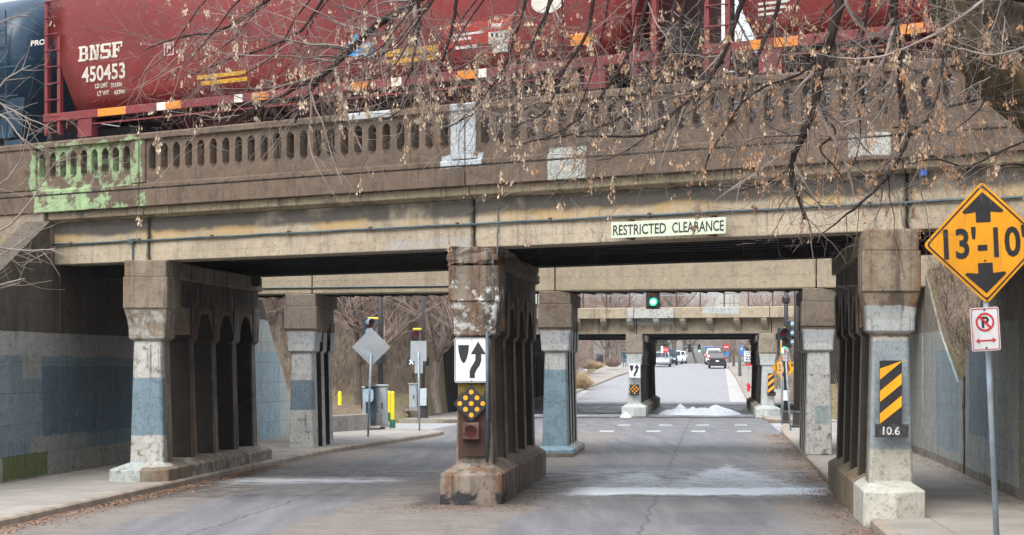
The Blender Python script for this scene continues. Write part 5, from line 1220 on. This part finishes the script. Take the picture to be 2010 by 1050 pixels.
def tree_proto(seed, H, r, maxd=4, mt=M_twig, spread=.55, low=.3):
    rng = random.Random(seed); a = MB(); b = MB()
    grow(rng, a, b, Vector((0, 0, -.4)), Vector((rng.uniform(-.1, .1), 0, 1)), H*.62, r, 0, maxd, spread, first=low)
    root = thing('bare_tree', (0, 0, 0), None, 'tree', 'bare trees beyond the bridges')
    a.build('trunk', M_bark, root, recalc=False, smooth=True); b.build('crown', mt, root, recalc=False)
    return root
protos = [tree_proto(11, 11, .24), tree_proto(23, 9, .16, mt=M_twigr, low=.1), tree_proto(37, 12, .30), tree_proto(51, 6, .09, mt=M_twigr, spread=.65, low=.0)]
used = set()
def plant(k, x, y, s=1.0, rz=None, label=None, rng=random.Random(8), z=None):
    pr_ = protos[k]
    o = pr_ if k not in used else copy_tree(pr_); used.add(k)
    t = x-SL*(y-30.8); o.location = (x, y, hgt(t, y)-.02 if z is None else z); o.rotation_euler = (0, 0, rng.uniform(0, 6.28) if rz is None else rz); s *= rng.uniform(.9, 1.1); o.scale = (s, s, s)
    o['label'] = label; return o
plant(0, (707-1005)/FPX*82, 82, 1.0, 1.0, 'thick grey forked tree behind the diamond sign back', z=.15)
plant(2, (858-1005)/FPX*83, 83.5, .75, 2.0, 'spreading tree right of the thinner signal pole, by the centre pier', z=.35)
rng = random.Random(5); WL = 'bare brown tree standing in the wood on the slope at left'
for i in range(46):
    px = rng.uniform(470, 905); Y = rng.uniform(86, 112); X = (px-1005)/FPX*Y
    plant(rng.choice((1, 3, 0, 2, 0)), X, Y, rng.uniform(.6, 1.0), label=WL, rng=rng)
for i in range(14):
    px = rng.uniform(980, 1140); Y = rng.uniform(118, 165); X = (px-1005)/FPX*Y
    plant(rng.choice((1, 3)), X, Y, rng.uniform(.6, .9), label='bare tree beyond the farthest bridge, left of the street', rng=rng)
for i in range(44):
    Y = rng.uniform(205, 330); px = rng.uniform(1120, 1600)
    if abs(px-1375) < 28 and Y < 300: px += 70
    plant(rng.choice((0, 2, 1)), (px-1005)/FPX*Y, Y, rng.uniform(.9, 1.3)*(.55 if 1385 < px < 1560 else 1), label='hazy bare tree far along the street over the crest', rng=rng)
for i in range(14):
    Y = rng.uniform(125, 190); px = rng.uniform(1480, 1680)
    plant(rng.choice((0, 1)), (px-1005)/FPX*Y, Y, rng.uniform(.7, 1.0), label='bare tree right of the street beyond the farthest bridge', rng=rng)
for i in range(9):
    Y = rng.uniform(33.5, 43); plant(3, 11.3+SL*(Y-30.8)+rng.uniform(0, 4), Y, rng.uniform(.35, .6), label='leafless shrub on the bank between the bridges at right', rng=rng)
for i in range(16):
    X = -30+i*3.6; Y = 60+rng.uniform(-2, 2)-.3*X
    if X > -22 and X < 16: continue
    plant(rng.choice((0, 2)), X, Y, 1.0, label='bare tree above the railway bank far to the side', rng=rng)
def evergreen(px, Y, H, label):
    X = (px-1005)/FPX*Y; z0 = zr(Y); rng = random.Random(int(px)); o = thing('pine_tree', (X, Y, z0), label, 'tree')
    m = MB(); m.tube([(X, Y, z0-.2), (X, Y, z0+H)], [.2, .03], 7); m.build('trunk', M_bark, o)
    m = MB()
    for i in range(1500):
        u = rng.random()**.8; z = z0+.6+u*(H-.6); rr = (1-u)*H*.27*rng.uniform(.35, 1)+.1; a = rng.uniform(0, 6.283); c = Vector((X+rr*math.cos(a), Y+rr*math.sin(a), z-.15*rr)); s = .28
        v = [c+Vector((rng.uniform(-s, s), rng.uniform(-s, s), rng.uniform(-s, s)*.6)) for _ in range(3)]; m.add(v, [(0, 1, 2)])
    m.build('crown', M_ever, o, recalc=False)
evergreen(1292, 205, 7, 'dark evergreen at the left of the street crest'); evergreen(1483, 168, 6, 'dark evergreen right of the wooden utility poles')
def shrub(px, py, Y, w, h, label, mat=M_twig, cnt=900, name='shrub'):
    o = P(px, py, Y); rng = random.Random(int(px*3)); m = MB()
    for i in range(cnt):
        a = rng.uniform(0, 6.283); q = rng.random()**.5; e = o+Vector((w*q*math.cos(a), w*q*math.sin(a)*.8, h*(1-q*q*.7)*rng.uniform(.5, 1))); b0 = o+Vector((w*.35*q*math.cos(a), w*.35*q*math.sin(a), -.1))
        s = Vector((rng.uniform(-1, 1), rng.uniform(-1, 1), 0)).normalized()*.012*Y/100
        mid_ = (b0+e)/2+Vector((rng.gauss(0, .06), rng.gauss(0, .06), .05)); m.add([b0-s, b0+s, mid_+s, e, mid_-s], [(0, 1, 2, 4), (4, 2, 3)])
    return tag(m.build(name, mat, origin=o, recalc=False), label, 'shrub')
M_straw = plain('dry_straw_grass', (.50, .37, .21), .95, 0, .25, 3)
shrub(1203, 718, 165, 1.0, 1.1, 'rounded bare hedge bush behind the far left pavement')
shrub(1140, 760, 132, 1.2, 1.4, 'clump of dry straw-coloured grass beside the far left pavement', M_straw, 1600, 'grass_clump')
shrub(1161, 722, 155, 1.5, .8, 'long tuft of straw grass left of the dark bin', M_straw, 1400, 'grass_clump')
o = P(1177, 718, 160); m = MB(); m.loft([[o+Vector((x*k, y*k, z)) for x, y in ((-.33, -.33), (.33, -.33), (.33, .33), (-.33, .33))] for k, z in ((.85, 0), (1, .95), (1.08, .96), (1.0, 1.08))])
tag(bev(m.build('litter_bin', M_black, origin=o), .03), 'dark bin standing behind the far left pavement', 'bin')
m = MB(); m.box(WF, (1122-1005)/FPX*158, (1153-1005)/FPX*158, 158, 158.4, zr(158)-.3, zr(158)+.78); tag(bev(m.build('low_wall', plain('pale_wall', (.55, .55, .53), .8), origin=P(1137, 716, 158)), .03), 'low pale garden wall left of the dark bin', 'low wall')
# brush and litter that nobody could count
n = N('brush_mat'); M_brush = n.done(n.mix(n.ss(n.noise(1.3, det=4), .35, .65), (.25, .195, .145), (.12, .092, .068)), .95)
rng = random.Random(77); m = MB()
def stem(X, Y, z, h, w, mb):
    a = Vector((X, Y, z-.05)); t1 = a+Vector((rng.gauss(0, .25)*h, rng.gauss(0, .2)*h, h*.55)); t2 = t1+Vector((rng.gauss(0, .35)*h, rng.gauss(0, .2)*h, h*rng.uniform(.1, .5)))
    s = Vector((w, 0, 0)); mb.add([a-s, a+s, t1+s*.6, t1-s*.6, t2], [(0, 1, 2, 3), (3, 2, 4)])
for i in range(15000):
    px = rng.uniform(440, 930); Y = rng.uniform(82.5, 104)**1.0; X = (px-1005)/FPX*Y; t = X-SL*(Y-30.8)
    if t > -10.4: continue
    stem(X, Y, hgt(t, Y), rng.uniform(.5, 2.6), .014, m)
for i in range(5000):
    Y = rng.uniform(33, 56); t = 8.8+rng.uniform(0, 7)*rng.random()**1.5; q = T(t, Y); stem(q.x, Y, hgt(t, Y), rng.uniform(.15, .8), .009, m)
for i in range(3000):
    Y = rng.uniform(84, 92); t = 9.2+rng.uniform(0, 14); q = T(t, Y); stem(q.x, Y, hgt(t, Y), rng.uniform(.5, 2), .014, m)
tag(m.build('undergrowth', M_brush, recalc=False), 'tangled brown leafless undergrowth covering the banks beside the bridges', 'undergrowth', kind='stuff')
m = MB(); n = N('lawn_grass'); M_lawn = n.done(n.mix(n.ss(n.noise(1.0, det=4), .4, .6), (.32, .24, .12), (.17, .19, .05)), .95)
for i in range(9000):
    px = rng.uniform(560, 905); Y = rng.uniform(74.8, 83); X = (px-1005)/FPX*Y; t = X-SL*(Y-30.8)
    if -8.2 < t: continue
    stem(X, Y, hgt(t, Y), rng.uniform(.05, .16), .012, m)
tag(m.build('grass', M_lawn, recalc=False), 'patchy dry grass verge across the side street at left', 'grass', kind='stuff')
n = N('dead_leaves'); oi = n.noise(9, det=2); M_leaf = n.done(n.mix(n.ss(oi, .35, .65), (.34, .19, .10), (.13, .075, .045)), .9)
m = MB()
def leaf(t, Y, z, s):
    c = T(t, Y, z+.012); a = rng.uniform(0, 6.283); tl = rng.uniform(-.35, .35)
    v = [c+Vector((s*math.cos(a+k*1.57)*(1 if k % 2 else .5), s*math.sin(a+k*1.57)*(1 if k % 2 else .5), s*tl*(1 if k in (0, 1) else -1)*.5+.006)) for k in range(4)]; m.add(v, [(0, 1, 2, 3)])
for i in range(9000):
    Y = rng.uniform(22.5, 60); u = abs(rng.gauss(0, .38)); leaf(5.78-u, Y, zr(Y), rng.uniform(.015, .035)) if mnoise.noise(Vector((Y*.5, 0, 3)))+.5 > rng.random() else None
for i in range(5200):
    Y = rng.uniform(22.5, 42); u = abs(rng.gauss(0, .28)); leaf(-6.94+u, Y, zr(Y), rng.uniform(.015, .035))
for i in range(1600): leaf(rng.gauss(-.6, 1.0), rng.gauss(29.6, .5), 0, rng.uniform(.012, .028))
for i in range(900): leaf(rng.uniform(.05, .8), rng.uniform(31, 38), 0, rng.uniform(.012, .028))
for i in range(1200): leaf(TR-abs(rng.gauss(0, .25)), rng.uniform(28, 50), zr(30)+HK, rng.uniform(.015, .03))
for i in range(700): leaf(TL+abs(rng.gauss(0, .2)), rng.uniform(30, 50), zr(30)+HK, rng.uniform(.015, .03))
tag(m.build('leaf_litter', M_leaf, recalc=False), 'drifts of small dead leaves and grit along the kerbs', 'leaf litter', kind='stuff')

# ---------------------------------------------------------------- overhanging seed-laden tree
M_limb = bark('dark_limb_bark', (.040, .028, .023), (.02, .014, .012), 2); M_limbl = bark('light_limb_bark', (.15, .12, .09), (.06, .047, .036), 2)
M_tw1 = plain('fine_twigs', (.115, .088, .074), .85, 0, .5, 3); M_tw2 = plain('pale_twigs', (.21, .17, .145), .85, 0, .45, 3)
n = N('dry_winged_seeds'); v = n.noise(5, det=3); n.b.inputs['Subsurface Weight'].default_value = 0
M_seed = n.done(n.mix(n.ss(n.add(v, n.mul(n.x, -.03)), .40, .60), (.34, .19, .10), (.52, .41, .29)), .8)
bt = thing('seed_tree', (9.2, 15.5, zr(15.5)+.1), 'tree full of dangling tan seeds overhanging the bridge from the upper right', 'tree')
def PV(p, Y): return P(p[0], p[1], Y)
rng = random.Random(2024)
twA = MB(); twB = MB(); seeds = MB()
def key(c, s):
    a = rng.uniform(0, 6.283); wv = Vector((math.cos(a), math.sin(a), 0))*s*.26; dn = Vector((rng.gauss(0, .22), rng.gauss(0, .22), -1)).normalized()*s
    st_ = c+dn*.35; seeds.add([c, st_-wv*.35, c+dn*.8-wv, c+dn*1.02, c+dn*.9+wv*.9, st_+wv*.3], [(0, 1, 2, 3, 4, 5)])
def cluster(c, Y):
    n_ = rng.choice((2, 4, 8, 14, 22)); L_ = rng.uniform(.03, .06+.010*n_); s = rng.uniform(.028, .042)
    e = c+Vector((rng.gauss(0, .01), rng.gauss(0, .01), -L_)); twB.tube([c, e], [.0016, .001], 3, cap=False)
    for i in range(n_): key(c+(e-c)*rng.uniform(.2, 1)+Vector((rng.gauss(0, .013), rng.gauss(0, .013), 0)), s)
def walk(p, ang, Ln, Y, dY, step, curl, wob):
    pts = [(p[0], p[1], Y)]; a = ang; x, y = p
    for i in range(max(2, int(Ln/step))):
        a += rng.gauss(0, wob)+curl; x += step*math.cos(a); y += step*math.sin(a); Y += dY*step/100; pts.append((x, y, Y))
    return pts, a
def dens(x, y):
    if x < 330: return .25
    v = .55+.45*min(1, max(0, (x-350)/650))
    if x < 980: v *= 1 if y < 215 else .28
    elif x < 1450: v *= 1 if y < 235 else (.55 if y < 330 else .16)
    else: v *= 1 if y < 360 else .30
    if y > 500: v *= .3
    return v
def branchlet(p, ang, Ln, r, Y, lvl):
    pts, a = walk(p, ang, Ln, Y, rng.uniform(-.35, .35), 9 if lvl else 13, rng.choice((-1, 1))*rng.uniform(.0, .035), .10)
    n_ = len(pts); w = [P(*q[:2], q[2]) for q in pts]; rr = [max(.0013, r*(1-.72*i/n_)) for i in range(n_)]
    (twB if rng.random() < .35 else twA).tube(w, rr, 4 if lvl == 0 else 3, cap=False)
    for i, q in enumerate(pts[1:], 1):
        dn = dens(q[0], q[1])
        if lvl < 2 and rng.random() < (.52 if lvl == 0 else .40)*min(1, .35+dn):
            d_ = math.atan2(q[1]-pts[i-1][1], q[0]-pts[i-1][0])
            branchlet(q[:2], d_+rng.choice((-1, 1))*rng.uniform(.4, 1.1), rng.uniform(35, 95) if lvl == 0 else rng.uniform(12, 42), rr[i]*.62, q[2], lvl+1)
        if rng.random() < .016*dn*(1.3 if lvl else .7): cluster(w[i], q[2])
    if rng.random() < .10*dens(pts[-1][0], pts[-1][1]): cluster(w[-1], pts[-1][2])
def limb(pts, Y, w0, w1, mat=M_limb, n_side=8, spread=1.0, Lb=(80, 230), name='limb', dY=0, start=0):
    # smooth the drawn line
    q = []
    for i in range(len(pts)-1):
        p0 = pts[max(0, i-1)]; p1 = pts[i]; p2 = pts[i+1]; p3 = pts[min(len(pts)-1, i+2)]
        for k in range(4):
            t = k/4; q.append(tuple(.5*((2*p1[j])+(-p0[j]+p2[j])*t+(2*p0[j]-5*p1[j]+4*p2[j]-p3[j])*t*t+(-p0[j]+3*p1[j]-3*p2[j]+p3[j])*t**3) for j in (0, 1)))
    q.append(pts[-1]); n_ = len(q); Ys = [Y+dY*i/n_ for i in range(n_)]
    m = MB(); w = [P(a[0]+rng.gauss(0, .8), a[1]+rng.gauss(0, .8), Yi) for a, Yi in zip(q, Ys)]
    rr = [(w0+(w1-w0)*(i/(n_-1))**1.4)/2/FPX*Ys[i]*(1+rng.uniform(-.07, .07)) for i in range(n_)]
    m.tube(w, rr, 8); m.build(name, mat, bt, smooth=True)
    tot = sum(math.hypot(q[i+1][0]-q[i][0], q[i+1][1]-q[i][1]) for i in range(n_-1))
    for k in range(n_side):
        i = int((start+(1-start)*((k+rng.random())/n_side))*(n_-1)); i = min(n_-2, max(1, i)); d_ = math.atan2(q[i+1][1]-q[i-1][1], q[i+1][0]-q[i-1][0])
        branchlet(q[i], d_+rng.choice((-1, 1))*rng.uniform(.3, .95)*spread, rng.uniform(*Lb), max(.003, rr[i]*.42), Ys[i], 0)
# trunk and boughs off to the right and overhead, out of the frame, then the limbs seen against the bridge
m = MB(); m.tube([Vector((9.2, 15.5, -.2)), Vector((9.0, 15.5, 1.5)), Vector((8.7, 15.4, 3.2)), Vector((8.2, 15.3, 4.6))], [.42, .34, .30, .27], 12); m.build('trunk', M_limbl, bt, smooth=True)
def bough(pts, Y, w0, w1, mat, nm='bough'):
    m = MB(); n_ = len(pts); m.tube([P(a[0], a[1], Y if len(a) < 3 else a[2]) for a in pts], [(w0+(w1-w0)*i/(n_-1))/2/FPX*Y for i in range(n_)], 10); m.build(nm, mat, bt, smooth=True)
bough([(2880, 215), (2500, 190), (2200, 150), (2075, 95), (1985, 40), (1925, -20), (1870, -80), (1700, -230), (1400, -330), (1000, -330), (700, -260)], 15.4, 120, 34, M_limbl)
bough([(2880, 215), (2560, 80), (2300, 10), (2140, -10), (2000, -30), (1880, -110), (1700, -260)], 15.0, 110, 44, M_limb)
bough([(2880, 215), (2300, 330), (2080, 250), (1965, 160), (1905, 85), (1868, 20), (1850, -60), (1820, -200)], 16.2, 120, 70, bark('olive_bark', (.10, .075, .04), (.045, .034, .02), 2))
limb([(1668, -240), (1660, -90), (1650, 0), (1630, 70), (1606, 150), (1600, 205), (1583, 250), (1560, 300), (1553, 345), (1566, 385), (1580, 430)], 14.6, 24, 5, n_side=18, start=.15)
limb([(1790, -230), (1775, -100), (1757, 0), (1760, 60), (1766, 130), (1772, 200), (1784, 268)], 15.5, 17, 13, n_side=9, start=.3)
limb([(1784, 268), (1765, 310), (1745, 345), (1700, 390), (1650, 430), (1612, 460)], 15.5, 8, 2, n_side=8, name='branch')
limb([(1784, 262), (1815, 240), (1850, 215), (1900, 200), (1960, 190), (2040, 185)], 15.5, 7, 3, n_side=7, name='branch')
limb([(1020, -330), (950, -150), (870, -40), (800, 12), (740, 50), (690, 96), (655, 130), (625, 158), (596, 196), (580, 240)], 16.5, 19, 5, n_side=24, start=.25, Lb=(90, 260))
limb([(640, 140), (590, 168), (530, 200), (470, 226), (420, 245), (390, 250)], 16.5, 7, 2, n_side=10, name='branch')
limb([(700, -260), (640, -120), (560, -30), (500, 20), (430, 60), (345, 75), (285, 98)], 17, 8, 2, n_side=14, start=.3)
limb([(760, -270), (700, -100), (640, -10), (590, 60), (520, 95), (440, 120), (370, 150)], 17.2, 8, 2, n_side=15, start=.3)
limb([(900, -330), (840, -100), (822, 0), (824, 45), (815, 92), (806, 140), (790, 180)], 16, 9, 3, n_side=10, start=.3)
limb([(960, -330), (910, -100), (896, 0), (888, 50), (872, 108), (850, 160), (800, 205), (760, 235)], 16.4, 8, 2, n_side=13, start=.3)
limb([(1080, -330), (1050, -120), (1032, 0), (1015, 60), (990, 130), (950, 190), (900, 240)], 16, 8, 2, n_side=13, start=.3)
limb([(1150, -330), (1110, -120), (1080, 0), (1060, 60), (1020, 120), (1000, 170), (940, 215), (880, 250)], 17, 9, 2, n_side=14, start=.3)
limb([(1210, -330), (1190, -120), (1165, 0), (1150, 70), (1100, 150), (1070, 220), (1000, 250)], 15.6, 9, 2, n_side=14, start=.3)
limb([(1330, -330), (1300, -120), (1270, 0), (1245, 80), (1200, 160), (1150, 220), (1090, 262), (1000, 290)], 15, 9, 2, n_side=16, start=.3)
limb([(1400, -330), (1390, -120), (1345, 0), (1330, 70), (1290, 140), (1262, 200), (1200, 240), (1130, 262), (1060, 275)], 15.8, 10, 3, n_side=16, start=.3)
limb([(1530, -300), (1500, -120), (1462, -10), (1440, 50), (1422, 105), (1380, 170), (1330, 215), (1275, 262), (1200, 268), (1130, 268)], 14.8, 12, 3, n_side=18, start=.3)
limb([(1275, 258), (1240, 290), (1200, 310), (1170, 315)], 14.8, 4, 1.5, n_side=4, name='branch')
limb([(1560, -290), (1540, -100), (1525, 20), (1500, 80), (1470, 150), (1440, 230), (1400, 290), (1380, 340)], 15.2, 10, 2, n_side=15, start=.3)
limb([(1600, 120), (1560, 150), (1500, 170), (1450, 210), (1420, 260)], 14.7, 6, 2, n_side=8, name='branch')
limb([(1602, 205), (1622, 235), (1640, 262), (1610, 290), (1640, 330), (1660, 360)], 14.6, 6, 2, n_side=6, name='branch')
limb([(1556, 330), (1520, 350), (1470, 370), (1440, 375)], 14.6, 4, 1.5, n_side=9, name='branch', Lb=(40, 110))
limb([(1990, -60), (1932, -2), (1880, 38), (1820, 75), (1740, 108), (1690, 115), (1640, 112), (1600, 105)], 14, 7, 2.5, M_tw2, n_side=12, name='branch')
limb([(2060, 75), (2010, 92), (1970, 105), (1930, 106), (1880, 95), (1850, 84)], 13.5, 5, 2, M_tw2, n_side=7, name='branch')
limb([(2060, 330), (1990, 322), (1900, 330), (1840, 312), (1780, 322)], 14, 5, 2, n_side=10, name='branch', Lb=(50, 140))
limb([(2050, 260), (1960, 300), (1900, 330), (1880, 355)], 13.6, 5, 2, n_side=6, name='branch', Lb=(50, 120))
limb([(2000, -80), (1985, 0), (1960, 60), (1945, 150), (1925, 210), (1880, 250)], 14.3, 6, 2, n_side=12, name='branch')
limb([(1880, -60), (1850, 10), (1855, 70), (1850, 130), (1840, 190), (1820, 240), (1830, 310)], 15.2, 6, 2, n_side=12, name='branch')
limb([(1720, -230), (1715, -60), (1700, 30), (1690, 110), (1680, 190), (1690, 260), (1675, 330)], 16, 7, 2, n_side=14, start=.3, name='branch')
for x0 in range(1010, 1900, 62):
    x = x0+rng.uniform(-15, 15); limb([(x+30, -190), (x+rng.uniform(-15, 25), -40), (x-rng.uniform(5, 30), 40), (x-rng.uniform(20, 60), 110+rng.uniform(0, 60)), (x-rng.uniform(50, 120), 190+rng.uniform(0, 70))], rng.uniform(13.5, 19), 5, 1.6, n_side=9, name='branch', start=.35, Lb=(60, 170))
for i in range(14):
    x = rng.uniform(380, 960); limb([(x+60, -160), (x+20, -30), (x-20, 30), (x-70, 80+rng.uniform(0, 50)), (x-140, 110+rng.uniform(0, 80))], rng.uniform(14, 19), 4, 1.4, n_side=7, name='branch', start=.35, Lb=(50, 150))
tag(twA.build('twigs', M_tw1, bt, recalc=False), kind='stuff'); tag(twB.build('pale_twigs', M_tw2, bt, recalc=False), kind='stuff'); tag(seeds.build('seed_clusters', M_seed, bt, recalc=False), kind='stuff')
# slender bare sapling at the left edge
ls = thing('sapling', P(-230, 1500, 14), 'slender bare sapling reaching in over the left edge', 'tree'); rng = random.Random(31)
bt2 = bt; bt = ls; twA = MB(); twB = MB(); M_limb = M_tw2
def dens(x, y): return 0.0
m = MB(); m.tube([P(-230, 1500, 14), P(-180, 900, 14), P(-120, 500, 14), P(-90, 200, 14)], [.05, .04, .03, .015], 8); m.build('trunk', M_bark, ls, smooth=True)
for pts in ([(-120, 520), (-40, 470), (20, 440), (70, 380), (100, 330), (135, 300)], [(-100, 300), (-30, 200), (15, 212), (60, 235), (120, 262)], [(-100, 260), (-20, 190), (20, 150), (60, 128)], [(-115, 420), (-40, 385), (15, 350), (45, 300), (60, 240)],
            [(-120, 460), (-30, 480), (40, 492), (110, 487)], [(-130, 560), (-60, 520), (0, 500), (50, 470), (90, 440)], [(-140, 640), (-60, 600), (0, 560), (50, 545)], [(-90, 150), (-20, 60), (25, 35), (58, 30)], [(-100, 240), (0, 225), (40, 270), (100, 300)]):
    limb(pts, rng.uniform(13, 15), 5, 1.5, M_tw2, n_side=6, name='branch', start=.3, Lb=(35, 110))
tag(twA.build('twigs', M_tw2, ls, recalc=False), kind='stuff'); tag(twB.build('fine_twigs', M_tw2, ls, recalc=False), kind='stuff')

# ---------------------------------------------------------------- haze
m = MB(); m.box(WF, -150, 230, -60, 440, -6, 34)
n = N('haze_air'); n.t.nodes.remove(n.b); pv = n.t.nodes.new('ShaderNodeVolumePrincipled'); pv.inputs['Color'].default_value = (.86, .91, 1, 1); pv.inputs['Density'].default_value = .00018; pv.inputs['Anisotropy'].default_value = .2
n.t.links.new(pv.outputs[0], n.out.inputs['Volume'])
HAZE = tag(m.build('haze', n.mat), 'thin pale winter haze in the air over the street', 'haze', kind='stuff')
